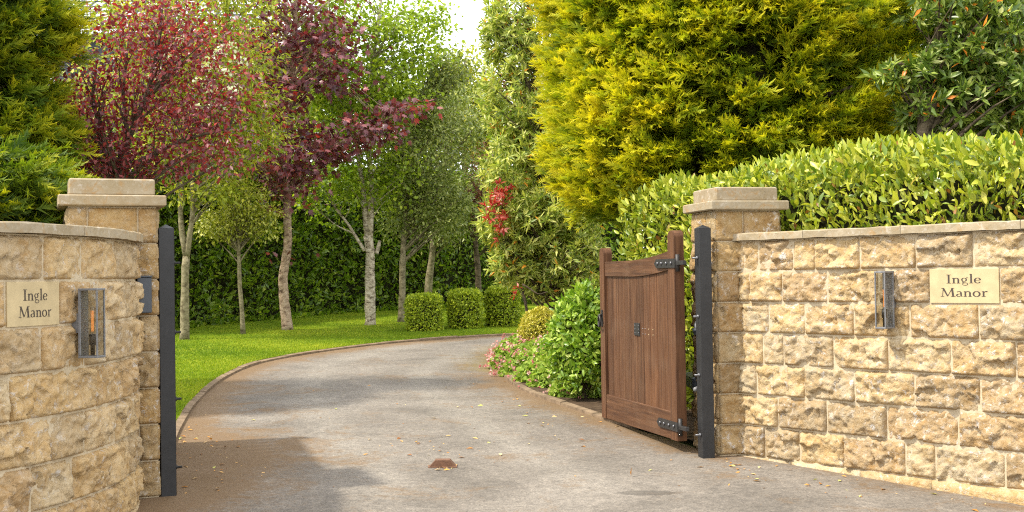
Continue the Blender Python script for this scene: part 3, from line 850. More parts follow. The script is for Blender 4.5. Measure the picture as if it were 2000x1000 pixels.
def pillar(corner, t, wx, wy, label, seed, rowcut):
    """corner: front corner nearest the opening; front runs along r"""
    ct, st = math.cos(t), math.sin(t)
    root = empty('gate_pillar', (corner[0], corner[1], 0), label, 'pillar')
    def loc(x, y, z): return (corner[0] + ct * x - st * y, corner[1] + st * x + ct * y, z)
    b = MB(); x0, x1 = (0, wx) if wx > 0 else (wx, 0)
    b.box(x0 + .006, x1 - .006, .006, wy - .006, -0.3, 2.11)
    b.v = [loc(*p) for p in b.v]; b.build('mortar_bed', M['mortar'], root, keep=True)
    W_ = x1 - x0; sd = seed
    # courses of quoins: every stone turns its faces outwards
    for r in range(9):
        z1 = 2.105 - r * COURSE; z0 = z1 - COURSE
        if r == 8: z1, z0 = z1, -0.20
        cuts = rowcut[r % len(rowcut)]
        face = lambda fx: fx
        # four faces as (start, direction, outward, length)
        faces = [((x0, 0), (1, 0), (0, -1), W_, cuts), ((x1, 0), (0, 1), (1, 0), wy, [0, 1 - (cuts[1] if len(cuts) > 2 else .5), 1]),
                 ((x1, wy), (-1, 0), (0, 1), W_, cuts), ((x0, wy), (0, -1), (-1, 0), wy, [0, .38 if r % 2 else .62, 1])]
        for (s0, dr, ou, ln, cs) in faces:
            def mf(q, z, d, s0=s0, dr=dr, ou=ou):
                return loc(s0[0] + dr[0] * q + ou[0] * d, s0[1] + dr[1] * q + ou[1] * d, z)
            for a, c in zip(cs[:-1], cs[1:]):
                sd += 1
                rock(a * ln, c * ln, z0, z1, mf, M['pillar'], root, sd, 0.036 if r else 0.020, 0.014, 'stone', 0.006)
    def capbox(name, o, z0, z1, bev):
        m = MB(); m.box(x0 - o, x1 + o, -o, wy + o, z0, z1, bev); m.v = [loc(*p) for p in m.v]
        m.build(name, M['coping'], root, keep=True)
    capbox('cap_slab', 0.062, 2.112, 2.190, 0.008)
    capbox('cap_block', -0.012, 2.192, 2.312, 0.010)
    return root, loc
TR, TL = math.radians(13), math.radians(21.5)
PR = (1.757, 10.35); PL_ = (-2.585, 8.77)
prt, loc_r = pillar(PR, TR, 0.60, 0.555, 'square stone gate pillar beside the open wooden gate', 700, [[0, .42, 1], [0, .6, 1], [0, .35, 1]])
plt, loc_l = pillar(PL_, TL, -0.615, 0.62, 'square stone gate pillar rising behind the curved wall', 900, [[0, .22, .78, 1], [0, .3, .72, 1], [0, .5, .74, 1]])

# ------------------------------------------------------------------ name plaques
def ribbon(pts, ws):
    pts = np.array(pts, float); t = np.gradient(pts, axis=0); t /= np.maximum(np.linalg.norm(t, axis=1, keepdims=True), 1e-6)
    n = np.stack([-t[:, 1], t[:, 0]], 1); ws = np.array(ws)[:, None] / 2
    return pts + n * ws, pts - n * ws
def arc(cx, cy, rx, ry, a0, a1, n=13):
    a = np.radians(np.linspace(a0, a1, n)); return np.stack([cx + rx * np.cos(a), cy + ry * np.sin(a)], 1)
def bowl(cx, cy, rx, ry, a0=0, a1=360, thick=.13, thin=.045, n=21):
    p = arc(cx, cy, rx, ry, a0, a1, n); a = np.radians(np.linspace(a0, a1, n))
    return (p, thin + (thick - thin) * np.abs(np.cos(a)) ** 1.3)
def stem(x, y0, y1, w=.12): return ([(x, y0), (x, y1)], [w, w])
def serif(x, y, l=.30, h=.04): return ([(x - l / 2, y), (x + l / 2, y)], [h, h])
GLYPH = {   # x-height .55, capitals .9
    'I': (0.40, [stem(.2, 0, .9, .13), serif(.2, .02, .34), serif(.2, .88, .34)]),
    'n': (0.66, [stem(.17, 0, .55), serif(.17, .02, .27), ([(.05, .50), (.17, .55)], [.04, .05]), (np.vstack([arc(.35, .37, .15, .17, 160, 0, 9), [(.50, .02)]]), [.04, .05, .06, .06, .07, .08, .10, .115, .12, .12]), serif(.50, .02, .27)]),
    'g': (0.58, [bowl(.25, .37, .16, .17, 0, 360, .10, .04), ([(.36, .50), (.45, .58), (.53, .56)], [.04, .05, .06]), (np.vstack([[(.18, .22), (.12, .13), (.22, .06)], arc(.32, -.08, .19, .13, 70, -260, 14)]), [.04, .06, .08] + [.05] * 14)]),
    'l': (0.34, [stem(.17, 0, .95), serif(.17, .02, .29), ([(.06, .90), (.17, .95)], [.04, .05])]),
    'e': (0.54, [bowl(.28, .275, .20, .265, 12, 325, .12, .04), ([(.10, .30), (.47, .32)], [.035, .035])]),
    'M': (1.10, [([(.16, 0), (.22, .88)], [.045, .05]), ([(.22, .88), (.54, .05)], [.14, .10]), ([(.54, .05), (.87, .88)], [.045, .05]), ([(.86, .88), (.94, 0)], [.14, .14]), serif(.16, .02, .26), serif(.94, .02, .34), serif(.18, .88, .22), serif(.93, .88, .2)]),
    'a': (0.54, [(np.vstack([arc(.25, .40, .15, .14, 150, 0, 9), [(.41, .06), (.50, .02)]]), [.09, .06, .05, .05, .06, .08, .10, .11, .12, .11, .04]), (np.vstack([[(.40, .33)], arc(.23, .14, .135, .13, 80, 330, 12)]), [.04, .05, .06, .08, .10, .11, .10, .08, .06, .05, .04, .04, .04])]),
    'o': (0.62, [bowl(.30, .275, .22, .265)]),
    'r': (0.46, [stem(.17, 0, .55), serif(.17, .02, .29), ([(.05, .50), (.17, .55)], [.04, .05]), (arc(.36, .38, .15, .15, 170, 60, 7), [.04, .04, .05, .07, .09, .11, .12])]),
}
def plaque(name, label, curve, q0, q1, z0, z1, words, size, stretch):
    root = empty(name, curve.map((q0 + q1) / 2, (z0 + z1) / 2, 0), label, 'sign')
    slab(curve.map, q0 + .006, q1 - .006, 0.016, -0.08, z0 + .006, z1 - .006, M['plaque'], root, 'stone_panel', 8, 0.003, 0.0)
    for word, zb in words:
        tot = sum(GLYPH[c][0] for c in word) * size * stretch
        q = (q0 + q1) / 2 - tot / 2
        for ch in word:
            wd, strokes = GLYPH[ch]; V, F = [], []; lift = 0.0172
            for k, (pts, ws) in enumerate(strokes):
                a, b = ribbon(pts, ws); o = len(V)
                for p in list(a) + list(b): V.append(curve.map(q + p[0] * size * stretch, zb + p[1] * size, lift + 0.00012 * k))
                n = len(a)
                for i in range(n - 1): F.append((o + i, o + i + 1, o + n + i + 1, o + n + i))
            mesh_np('letter', V, np.array(F), M['letter'], root)
            q += wd * size * stretch
z1p, z0p = TOP - COURSE, TOP - 2 * COURSE
plaque('name_plaque', 'smooth carved name stone beside the lamp on the sunlit wall', RW, *RPL, z0p, z1p, (('Ingle', z0p + .150), ('Manor', z0p + .052)), 0.071, 1.55)
plaque('name_plaque', 'smooth carved name stone beside the lamp on the curved wall', LW, *LPL, z0p, z1p, (('Ingle', z0p + .150), ('Manor', z0p + .055)), 0.070, 1.10)

# ------------------------------------------------------------------ wall lamps
def wall_lamp(curve, px, py0, py1, label):
    zc = 1.55
    q = curve.s_at(px, 1.45)
    p = np.array(curve.map(q, 0, 0)); nx = np.array(curve.map(q, 0, 1)) - p
    d = np.linalg.norm(p[:2] - C0[:2] * 0)
    yaw = math.atan2(nx[1], nx[0]) + math.pi / 2            # local -y looks out of the wall
    depth = p[1]
    zt = at(px, py0, depth)[2]; zb = at(px, py1, depth)[2]
    H = zt - zb
    root = empty('wall_lamp', (p[0], p[1], zb), label, 'lamp', 'wall lamps on the entrance walls', yaw)
    w, y0, y1 = 0.046, -0.180, -0.066
    m = MB(); m.box(-w, w, y1 - .004, y1 + .012, 0, H, .002); m.build('back_plate', M['grey_metal'], root)
    m = MB(); m.box(-.03, .03, y1 + .0125, .0, H * .35, H * .65); m.build('wall_bracket', M['grey_metal'], root)
    m = MB(); m.box(-w - .001, w + .001, y0 - .001, y1 + .013, H + .0005, H + .014, .002); m.build('top_cap', M['grey_metal'], root)
    m = MB(); m.box(-w - .001, w + .001, y0 - .001, y1 + .013, -.014, -.0005, .002); m.build('base_cap', M['grey_metal'], root)
    for sx in (-1, 1):
        m = MB(); m.box(min(sx * w, sx * (w - .010)), max(sx * w, sx * (w - .010)), y0, y0 + .010, 0, H, .001); m.build('corner_bar', M['grey_metal'], root)
        m = MB(); m.box(min(sx * (w - .004), sx * (w - .007)), max(sx * (w - .004), sx * (w - .007)), y0 + .0105, y1 - .0045, .001, H - .001); m.build('glass_pane', M['glass'], root)
    m = MB(); m.box(-w + .0105, w - .0105, y0 + .003, y0 + .006, .001, H - .001); m.build('glass_pane', M['glass'], root)
    m = MB(); m.tube([(0, -.122, .0), (0, -.122, H * .16), (0, -.122, H * .161), (0, -.122, H * .33)], [.013, .013, .021, .021], 14); m.build('lamp_holder', M['black_metal'], root, True)
    bt = MB(); bt.tube([(0, -.122, H * .331), (0, -.122, H * .36), (0, -.122, H * .70), (0, -.122, H * .75), (0, -.122, H * .775)], [.012, .0155, .0155, .012, .003], 14)
    bulb = bt.build('bulb', M['glass'], root, True)
    for k in range(4):
        a = k * math.pi / 2 + .4
        f = MB(); f.tube([(.006 * math.cos(a), -.122 + .006 * math.sin(a), H * .37), (.008 * math.cos(a), -.122 + .008 * math.sin(a), H * .69)], .0022, 6)
        fo = f.build('filament', M['filament'], bulb)
    return root
wall_lamp(RW, 1741, 533, 637, 'slim glass box lamp on the sunlit wall')
wall_lamp(LW, 150, 568, 694, 'slim glass box lamp on the curved wall')

# ------------------------------------------------------------------ gate posts
def gate_post(px, Y, t, label, bolts, side):
    x = (px - 1000) / FPX * Y
    root = empty('gate_post', (x, Y, 0), label, 'post', 'black steel gate posts', t)
    h = 0.055
    m = MB()
    m.box(-h, h, -h, h, -0.25, 1.955, .004)
    m.add([(-h, -h, 1.953), (h, -h, 1.953), (h, h, 1.953), (-h, h, 1.953), (0, 0, 1.985)], [(0, 1, 4), (1, 2, 4), (2, 3, 4), (3, 0, 4)])
    m.build('steel_tube', M['black_metal'], root)
    for z in bolts:
        b = MB()
        xx = side * h
        b.tube([(xx * .98, -.01, z), (xx + side * .010, -.01, z), (xx + side * .0102, -.01, z), (xx + side * .045, -.01, z)], [.017, .017, .009, .009], 8)
        b.build('bolt', M['bolt'] if side < 0 else M['black_metal'], root, True)
    return root
gate_post(1373, 10.31, TR, 'square black steel post carrying the open wooden gate', (1.70, 1.20, 0.70, 0.19), -1)
gate_post(324, 8.85, TL, 'square black steel post against the pillar by the curved wall', (1.70, 1.19, 0.70, 0.20), 1)

# ------------------------------------------------------------------ timber gates
def gate(hinge, latch, flip, label):
    u = np.array(latch) - np.array(hinge); Wd = float(np.linalg.norm(u)); yaw = math.atan2(u[1], u[0])
    root = empty('timber_gate', (hinge[0], hinge[1], float(zg(*hinge))), label, 'gate', None, yaw)
    # local x runs from hinge to latch, the shown face looks to local +y (flip=1) or -y
    F_ = flip; zb = 0.10
    def top(x):                                              # swept top edge
        t = x / Wd; return 1.697 + 0.085 * max(0, 1 - t / 0.55) ** 1.7
    def ry(a, b): return (min(F_ * a, F_ * b), max(F_ * a, F_ * b))
    def stile(x0, x1, h, name):
        pts = [(x0, zb), (x1, zb), (x1, h - .06)] + [((x0 + x1) / 2 + (x1 - x0) / 2 * math.cos(a), h - .06 + .06 * math.sin(a)) for a in np.linspace(.2, math.pi - .2, 8)] + [(x0, h - .06)]
        m = MB(); m.prism(pts, *ry(-.045, .045)); o = m.build(name, M['wood'], root); o['grain_horizontal'] = 0.0; return o
    stile(0.0, .150, 1.945, 'hinge_stile'); stile(Wd - .13, Wd, 1.84, 'latch_stile')
    xs = np.linspace(.152, Wd - .132, 17)
    m = MB(); m.prism([(x, top(x) - .165 + .02 * (x / Wd)) for x in xs] + [(x, top(x)) for x in xs[::-1]], *ry(-.036, .036)); o = m.build('top_rail', M['wood'], root); o['grain_horizontal'] = 1.0
    m = MB(); m.box(.152, Wd - .132, *ry(-.036, .040), zb + .001, .345, .004); o = m.build('bottom_rail', M['wood'], root); o['grain_horizontal'] = 1.0
    n = 10; pw = (Wd - .284) / n
    for k in range(n):
        x0, x1 = .152 + k * pw + .0045, .152 + (k + 1) * pw - .0045
        ya, yb = ry(-.012, .018)
        yo = .018 * F_ + random.uniform(-.0015, .0015)
        m = MB(); c = .009
        poly = [(x0, -.012 * F_), (x1, -.012 * F_), (x1, yo - c * F_), (x1 - c, yo), (x0 + c, yo), (x0, yo - c * F_)]
        za = .33; V = [(x, y, za) for x, y in poly] + [(x, y, top(x) - .14) for x, y in poly]
        fc = [(5, 4, 3, 2, 1, 0), tuple(range(6, 12))] + [(i, (i + 1) % 6, 6 + (i + 1) % 6, 6 + i) for i in range(6)]
        m.add(V, fc); o = m.build('plank', M['wood'], root); o['grain_horizontal'] = 0.0
    m = MB(); m.box(.152, Wd - .132, *ry(-.036, -.0125), 0.9, 1.05); o = m.build('middle_ledge', M['wood'], root); o['grain_horizontal'] = 1.0
    # strap hinges
    for z in (1.655, .225):
        m = MB(); pts = [(-.03, z - .040), (.40, z - .040), (.45, z), (.40, z + .040), (-.03, z + .040)]
        m.prism(pts, *ry(.0465, .056)); hs = m.build('strap_hinge', M['iron'], root)
        for x in (.05, .16, .27, .36):
            b = MB(); b.tube([(x, F_ * .056, z), (x, F_ * .064, z), (x, F_ * .068, z)], [.016, .015, .006], 8); b.build('bolt_head', M['bolt'], hs, True)
        k = MB(); k.tube([(-.035, F_ * .03, z - .075), (-.035, F_ * .03, z + .075)], .020, 10); k.build('knuckle', M['iron'], hs, True)
        a = MB(); a.box(-.19, -.03, *ry(.012, .048), z - .018, z + .018, .003); a.build('hinge_bracket', M['iron'], root)
    # ring handle
    hx, hz = Wd - .06, 1.12
    m = MB(); m.box(hx - .025, hx + .025, *ry(.0465, .054), hz - .085, hz + .085, .004); rp_ = m.build('handle_plate', M['iron'], root)
    m = MB(); m.tube([(hx + .055 * math.cos(a), F_ * (.066 + .02 * math.sin(a / 2)), hz - .03 + .055 * math.sin(a)) for a in np.linspace(0, 2 * math.pi, 21)], .010, 8, False); m.build('ring', M['iron'], rp_, True)
    m = MB(); m.tube([(hx, F_ * .052, hz + .03), (hx, F_ * .085, hz + .03)], .014, 8); m.build('boss', M['iron'], rp_, True)
    # small plate in the middle and the screw holes of an older one
    hx = Wd * .50
    m = MB(); m.box(hx - .07, hx + .07, *ry(.021, .028), .98, 1.10, .002); ip = m.build('keep_plate', M['iron'], root)
    for dx in (-.045, .045):
        for dz in (-.035, 0, .035):
            b = MB(); b.tube([(hx + dx, F_ * .0275, 1.04 + dz), (hx + dx, F_ * .032, 1.04 + dz)], [.008, .006], 6); b.build('screw', M['bolt'], ip)
    for x in (Wd * .43, Wd * .40, Wd * .355, Wd * .30):
        for z in (1.00, 1.05):
            b = MB(); b.tube([(x, F_ * .0185, z), (x, F_ * .0215, z)], [.007, .005], 6); b.build('screw', M['bolt'] if x > Wd * .38 else M['plaque'], root)
    return root
gate((1.462, 10.53), (0.945, 12.43), 1, 'brown boarded timber gate standing open by the laurel bush')
gate((-2.665, 9.06), (-3.20, 11.03), -1, 'timber gate leaf folded back out of sight behind the shaded pillar')

# gate opener behind the open leaf
op = empty('gate_opener', (1.66, 11.10, 0), 'grey gate opener with dome lamp behind the open gate', 'gate opener')
m = MB(); m.box(-.06, .06, -.30, .30, .52, .64, .015); m.v = [(x + 0.0, y, z) for x, y, z in m.v]; m.build('motor_housing', M['slate_box'], op)
m = MB(); m.tube([(0, -.50, 1.03), (0, -.50, 1.06), (0, -.50, 1.061), (0, -.50, 1.085)], [.075, .075, .085, .085], 14); m.build('lamp_base', M['slate_box'], op, True)
m = MB(); m.tube([(0, -.50, 1.0855), (0, -.50, 1.12), (0, -.50, 1.15), (0, -.50, 1.165)], [.07, .068, .05, .015], 14); m.build('lamp_dome', M['dome'], op, True)
m = MB(); m.box(-.022, .022, -.522, -.478, .0, 1.03, .003); m.build('lamp_stalk', M['black_metal'], op)
m = MB(); m.tube([(0, -.3, .58), (-.03, -.55, .57), (-.10, -.72, .57)], .02, 8); m.build('arm', M['grey_metal'], op, True)
m = MB(); m.tube([(.02, -.48, .95), (-.03, -.56, .80), (-.02, -.60, .68), (.05, -.55, .62), (.03, -.3, .60)], .007, 6); m.build('cable', M['black_metal'], op, True)

# photocell and intercom on the pillars
p = loc_r(-0.008, 0.10, 0)
ph = empty('gate_sensor', (p[0], p[1], .62), 'small dark gate sensor on the sunlit pillar', 'sensor', None, TR)
m = MB(); m.prism([(-.032, 0), (.032, 0)] + [(.032 * math.cos(a), .10 + .032 * math.sin(a)) for a in np.linspace(0, math.pi, 8)], -.001, 0)
m = MB(); pts = [(-.030, .0), (.030, .0)] + [(.030 * math.cos(a), .095 + .025 * math.sin(a)) for a in np.linspace(0, math.pi, 8)]
m.prism(pts, 0, .045); m.v = [(-y, x, z) for x, y, z in m.v]; m.build('housing', M['rust'], ph)
m = MB(); m.tube([(-.0455, 0, .07), (-.049, 0, .07)], [.014, .012], 10); m.build('lens', M['black_metal'], ph)
p = loc_l(-0.10, -0.035, 0)
ic = empty('intercom_box', (p[0], p[1], 1.34), 'narrow blue grey intercom box on the shaded pillar', 'intercom', None, TL)
m = MB(); m.box(-.05, .05, -.06, .02, 0, .255, .004); m.build('housing', M['slate_box'], ic)
m = MB(); m.box(-.055, .055, -.066, .02, .2555, .268, .003); m.build('hood', M['slate_box'], ic)

# gate stop in the drive
g = on_ground(865, 911)
gs = empty('gate_stop', (g[0], g[1], float(g[2])), 'low rusty brown gate stop in the middle of the drive', 'gate stop')
m = MB(); m.prism([(-.108, -.01), (.108, -.01), (.108, .004), (.058, .058), (-.058, .058), (-.108, .004)], -.05, .05); m.build('steel_wedge', M['rust'], gs)
m = MB(); m.box(-.118, .118, -.062, .062, -.01, .006, .001); m.build('base_plate', M['rust'], gs)

# ================================================================== HEDGES
def hedge(name, label, path, half, z0, zt, leaf, tmpl, size, dens, mat, front, depth=0.35, core=0.30, vfun=skew, singles=0, bumps=0.10, wall_above=0.0, topfun=None, upb=0.35):
    """clipped hedge along a path; front=+1: the right hand of travel faces the viewer"""
    C = Curve(path, 120); Ln = C.len
    root = empty(name, (*C.P[0], float(zg(*C.P[0]))), label, 'hedge')
    top = topfun if topfun else (lambda q: zt)
    V, F = [], []
    qs = np.linspace(0.05, Ln - 0.05, 40)
    for q in qs:
        for d, t in ((half - core, 0), (half - core, 1), (-half + core, 1), (-half + core, 0)):
            x, y, _ = C.map(q, 0, d); V.append((x, y, float(zg(x, y)) + (z0 if not t else 0) if not t else top(q) - core))
    for i in range(len(qs) - 1):
        for k in range(4): F.append([i * 4 + k, i * 4 + (k + 1) % 4, i * 4 + 4 + (k + 1) % 4, i * 4 + 4 + k])
    F += [[0, 1, 2, 3], [len(V) - 1, len(V) - 2, len(V) - 3, len(V) - 4]]
    mesh_np('shade_core', V, F, M['core'], root)  # solid core stops see-through, its dark colour painted as inner shade
    pos, nor = [], []
    def bump_(q, h): return bumps * noise.noise(Vector((q * 1.7, h * 1.7, 4.2))) + bumps * .6 * noise.noise(Vector((q * 4.5, h * 4.5, 9)))
    def face(n, kind):
        for _ in range(n):
            q = random.uniform(0, Ln); dp = random.random() ** 1.4 * depth
            if kind == 'f' or kind == 'b':
                s = 1 if kind == 'f' else -1
                zz = top(q); h = random.uniform(z0, zz - .02)
                hh = h + (float(zg(*C.P[0])) * 0)
                rd = max(0, (h - (zz - .25)) / .25) ** 2 * .14
                x, y, _ = C.map(q, 0, s * (half - dp - rd + bump_(q, h)))
                pos.append((x, y, max(h, float(zg(x, y)) + .03)))
                nx = np.array(C.map(q, 0, s)) - np.array(C.map(q, 0, 0)); nor.append((nx[0], nx[1], 0.15))
            elif kind == 't':
                d = random.uniform(-half, half); x, y, _ = C.map(q, 0, d)
                rd = max(0, (abs(d) - (half - .25)) / .25) ** 2 * .12
                pos.append((x, y, top(q) - dp - rd + bump_(q, d + 7))); nor.append((0, 0, 1))
            else:
                d = random.uniform(-half, half); h = random.uniform(z0, zt); qq = 0 if kind == 's' else Ln
                x, y, _ = C.map(qq, 0, d); t = np.array(C.map(min(Ln, qq + .01), 0, 0)) - np.array(C.map(max(0, qq - .01), 0, 0)); t /= np.linalg.norm(t)
                sg = -1 if kind == 's' else 1
                pos.append((x + sg * t[0] * (.05 - dp), y + sg * t[1] * (.05 - dp), h)); nor.append((sg * t[0], sg * t[1], .15))
    H = zt - z0
    fk, bk = ('f', 'b') if front > 0 else ('b', 'f')
    face(int(dens * Ln * H), fk); face(int(dens * .35 * Ln * H), bk); face(int(dens * Ln * half * 2), 't')
    face(int(dens * half * 2 * H), 's'); face(int(dens * .5 * half * 2 * H), 'e')
    pos, nor = np.array(pos), unit(np.array(nor)); N = len(pos)
    d = unit(nor * 0.55 + rng.normal(0, 0.62, (N, 3)) + np.array([0, 0, upb]))
    nrm = unit(nor * 0.8 + rng.normal(0, 0.5, (N, 3)) + np.array([0, 0, 0.55]))
    sz = size * rng.uniform(.45, 1.25, N); vv = vfun(N)
    if singles:                                              # the leaves that show largest are objects of their own
        dist = np.linalg.norm(pos - C0, axis=1)
        idx = np.argsort(dist + rng.uniform(0, 2.2, N) - 0.0)
        pr = np.array([proj(pos[i]) for i in idx[:3000]])
        ok = [i for i, (a, b) in zip(idx[:3000], pr) if 1180 < a < 2000 and 250 < b < 436][:singles]
        me = None
        for i in ok:
            dd = d[i]; b = np.cross(nrm[i], dd); b /= np.linalg.norm(b); nn = np.cross(dd, b)
            if me is None:
                o = mesh_np('leaf', tmpl[0], tmpl[1], M['laurel_single'], root, smooth=False); me = o.data
            else:
                o = bpy.data.objects.new('leaf', me); COL.objects.link(o); o.parent = root; o.matrix_parent_inverse = parent_inv(root)
            p_ = pos[i] + unit(np.array([(C0 - pos[i])]))[0] * 0.03
            o.matrix_basis = Matrix.Translation(Vector(p_)) @ Matrix((dd, b, nn)).transposed().to_4x4() @ Matrix.Scale(float(sz[i]), 4)
        keep = np.ones(N, bool); keep[ok] = False
        pos, d, nrm, sz, vv = pos[keep], d[keep], nrm[keep], sz[keep], vv[keep]
    lv = leaves('foliage', pos, d, nrm, sz, tmpl, vv, mat, root); lv['kind'] = 'stuff'
    return root

# laurel hedge behind the sunlit wall, running on behind the open gate
n_ = np.array([0.763, 0.646])
hp = [np.array([5.3, 6.9]) + n_ * .95, np.array([3.6, 8.47]) + n_ * 1.02, np.array([2.5, 9.77]) + n_ * 1.08, np.array([2.02, 10.7]) + n_ * 1.0, (2.25, 12.7), (1.75, 13.9)]
hedge('laurel_hedge', 'glossy yellow green laurel hedge above the sunlit wall', hp, 0.58, 0.15, 2.62, 'laurel', T_oval(.36), 0.102, 1100, M['laurel'], -1,
      vfun=lambda n: rng.beta(1.9, 1.25, n), singles=280, bumps=.09, topfun=lambda q: 2.60 + .04 * math.sin(q * 1.9) - .08 * max(0, (q - 4.6) / 3.0), upb=.75)
# tall dark hedge closing the lawn
hl = [np.array([h[0], h[1]]) for h in hedge_line]
hedge('laurel_hedge', 'tall dark green laurel hedge behind the lawn trees', hl[1:], 0.6, 0.10, 4.6, 'laurel', T_fold(.46), 0.16, 400, M['laurel_dark'], 1,
      vfun=lambda n: rng.beta(1.5, 2.2, n), bumps=.28, depth=.45, topfun=lambda q: 4.35 + .12 * math.sin(q * 1.3) + .1 * math.sin(q * 3.1))

# ================================================================== CONIFERS
def conifer(name, label, centre, prof, z0, z1, nb, mat, spray=.26, per=13, lump=.22, tipv=.62, back=.35, arms=(), core=0.0, vs=0.0):
    cx, cy = centre; zb = float(zg(cx, cy))
    root = empty(name, (cx, cy, zb), label, 'conifer')
    m = MB(); m.tube([(cx, cy, zb - .1), (cx + .03, cy, zb + 1), (cx, cy + .03, (z0 + z1) / 2), (cx, cy, z1)], [.17, .15, .10, .03], 10)
    B, O, DV = [], [], []
    tries = 0
    while len(B) < nb and tries < nb * 8:
        tries += 1
        z = random.uniform(z0, z1); a = random.uniform(0, 2 * math.pi)
        o = np.array([math.cos(a), math.sin(a), 0])
        tocam = -(np.array([cx, cy]) / np.hypot(cx, cy)) @ o[:2]
        if tocam < -.25 and random.random() > back: continue
        r = prof(z, a)
        if r <= 0: continue
        q = Vector((math.cos(a) * 2.3, math.sin(a) * 2.3, z * 1.5)); q2 = q * 2.4
        l = noise.noise(q) * lump + noise.noise(q2) * lump * .55
        if l < -lump * .26 and random.random() < .68: continue       # hollows between the boughs
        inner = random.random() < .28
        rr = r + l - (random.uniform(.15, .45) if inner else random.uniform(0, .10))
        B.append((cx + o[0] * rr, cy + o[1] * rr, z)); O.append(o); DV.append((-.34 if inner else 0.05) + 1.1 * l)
        if random.random() < .22:
            m.tube([(cx + o[0] * .05, cy + o[1] * .05, z - .25 - r * .10), (cx + o[0] * rr * .6, cy + o[1] * rr * .6, z - .16), (cx + o[0] * (rr - .05), cy + o[1] * (rr - .05), z)], [.028, .016, .005], 5, False)
    for (p0, p1, n) in arms:                                         # long boughs that reach out of the outline
        p0, p1 = np.array(p0), np.array(p1); ax = (p1 - p0) / np.linalg.norm(p1 - p0)
        m.tube([p0, (p0 + p1) / 2 + np.array([0, 0, .04]), p1], [.03, .018, .005], 5, False)
        for _ in range(n):
            t = random.uniform(.2, 1); B.append(tuple(p0 + (p1 - p0) * t + rng.normal(0, .05, 3))); O.append(ax); DV.append(.1)
    if core:
        V, F = [], []
        zs = np.linspace(z0 + .25, z1 - .5, 14)
        for z in zs:
            for k in range(18):
                a = 2 * math.pi * k / 18; r = max(.05, (prof(z, a) - core)) * (1 + .12 * math.sin(a * 5 + z * 4)); V.append((cx + r * math.cos(a), cy + r * math.sin(a), z + .1 * math.sin(a * 3)))
        for i in range(13):
            for k in range(18): F.append([i * 18 + k, i * 18 + (k + 1) % 18, i * 18 + 18 + (k + 1) % 18, i * 18 + 18 + k])
        F += [list(range(17, -1, -1)), list(range(13 * 18, 14 * 18))]
        mesh_np('shade_core', V, F, M['core'], root)  # added solid filler closing sky gaps, coloured dark like a shaded interior
    m.build('trunk', M['dark_bark'], root, True, keep=True)
    B, O = np.array(B), np.array(O); n = len(B)
    bd = unit(O + rng.normal(0, .30, (n, 3)) + np.array([0, 0, .10]))
    bl = rng.uniform(.30, .65, n)
    N = n * per
    t = rng.uniform(.0, 1.0, N)
    bdr = np.repeat(bd, per, 0); br = np.repeat(B, per, 0); lr = np.repeat(bl, per)
    side = unit(np.cross(bdr, np.array([0, 0, 1.0])))
    sa = rng.normal(0, .55, N) * (1.15 - .6 * t)
    d = unit(bdr * np.cos(sa)[:, None] + side * np.sin(sa)[:, None] + rng.normal(0, .12, (N, 3)) + np.array([0, 0, .10]))
    pos = br + bdr * ((t - .7) * lr)[:, None] + rng.normal(0, .035, (N, 3))
    nrm = unit(np.array([0, 0, .7]) + rng.normal(0, .55, (N, 3)) + .55 * np.repeat(O, per, 0))
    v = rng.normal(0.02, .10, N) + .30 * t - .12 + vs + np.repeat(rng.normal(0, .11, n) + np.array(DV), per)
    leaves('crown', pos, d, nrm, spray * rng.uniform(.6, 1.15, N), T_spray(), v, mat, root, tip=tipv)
    return root

def prof_big(z, a):
    r = 1.98
    if z < 2.9: r -= .35 * (2.9 - z) + (0.5 * (2.9 - z) if math.cos(a) > -.2 else 0)
    if z > 5: r -= .30 * (z - 5)
    return r
conifer('golden_conifer', 'huge golden yellow conifer rising behind the laurel hedge', (2.66, 15.1), prof_big, 2.3, 7.6, 3500, M['gold_conifer'], .26, 19, .26, .72, core=.62, vs=-.01,
        arms=[(at(1640, 120, 13.8), at(1830, 62, 13.0), 26), (at(1600, 190, 13.6), at(1790, 145, 13.2), 18), (at(1620, 240, 13.4), at(1720, 185, 13.0), 12), (at(1560, 60, 13.5), at(1760, 10, 13.0), 20)])
def prof_left(z, a):
    return 1.25 + .16 * math.sin(z * 4.2 + 1.2) - (.10 * max(0, z - 4))
conifer('garden_conifer', 'tall dark green conifer with golden tips behind the curved wall', (-6.42, 13.4), prof_left, 2.0, 5.1, 1000, M['green_conifer'], .27, 18, .20, .62, core=.45, vs=-.03)
def prof_low(z, a):
    return 0.90 - .45 * max(0, z - 2.0) + .08 * math.sin(z * 9)
conifer('golden_shrub_conifer', 'low golden tipped conifer peeping over the curved wall', (-4.32, 9.35), prof_low, 1.2, 2.6, 420, M['green_conifer'], .22, 18, .14, .66, vs=-.14)

# ================================================================== TREES
def gp(px, py): return on_ground(px, py)
def path(Y, *pp): return [at(x, y, Y) for x, y in pp]

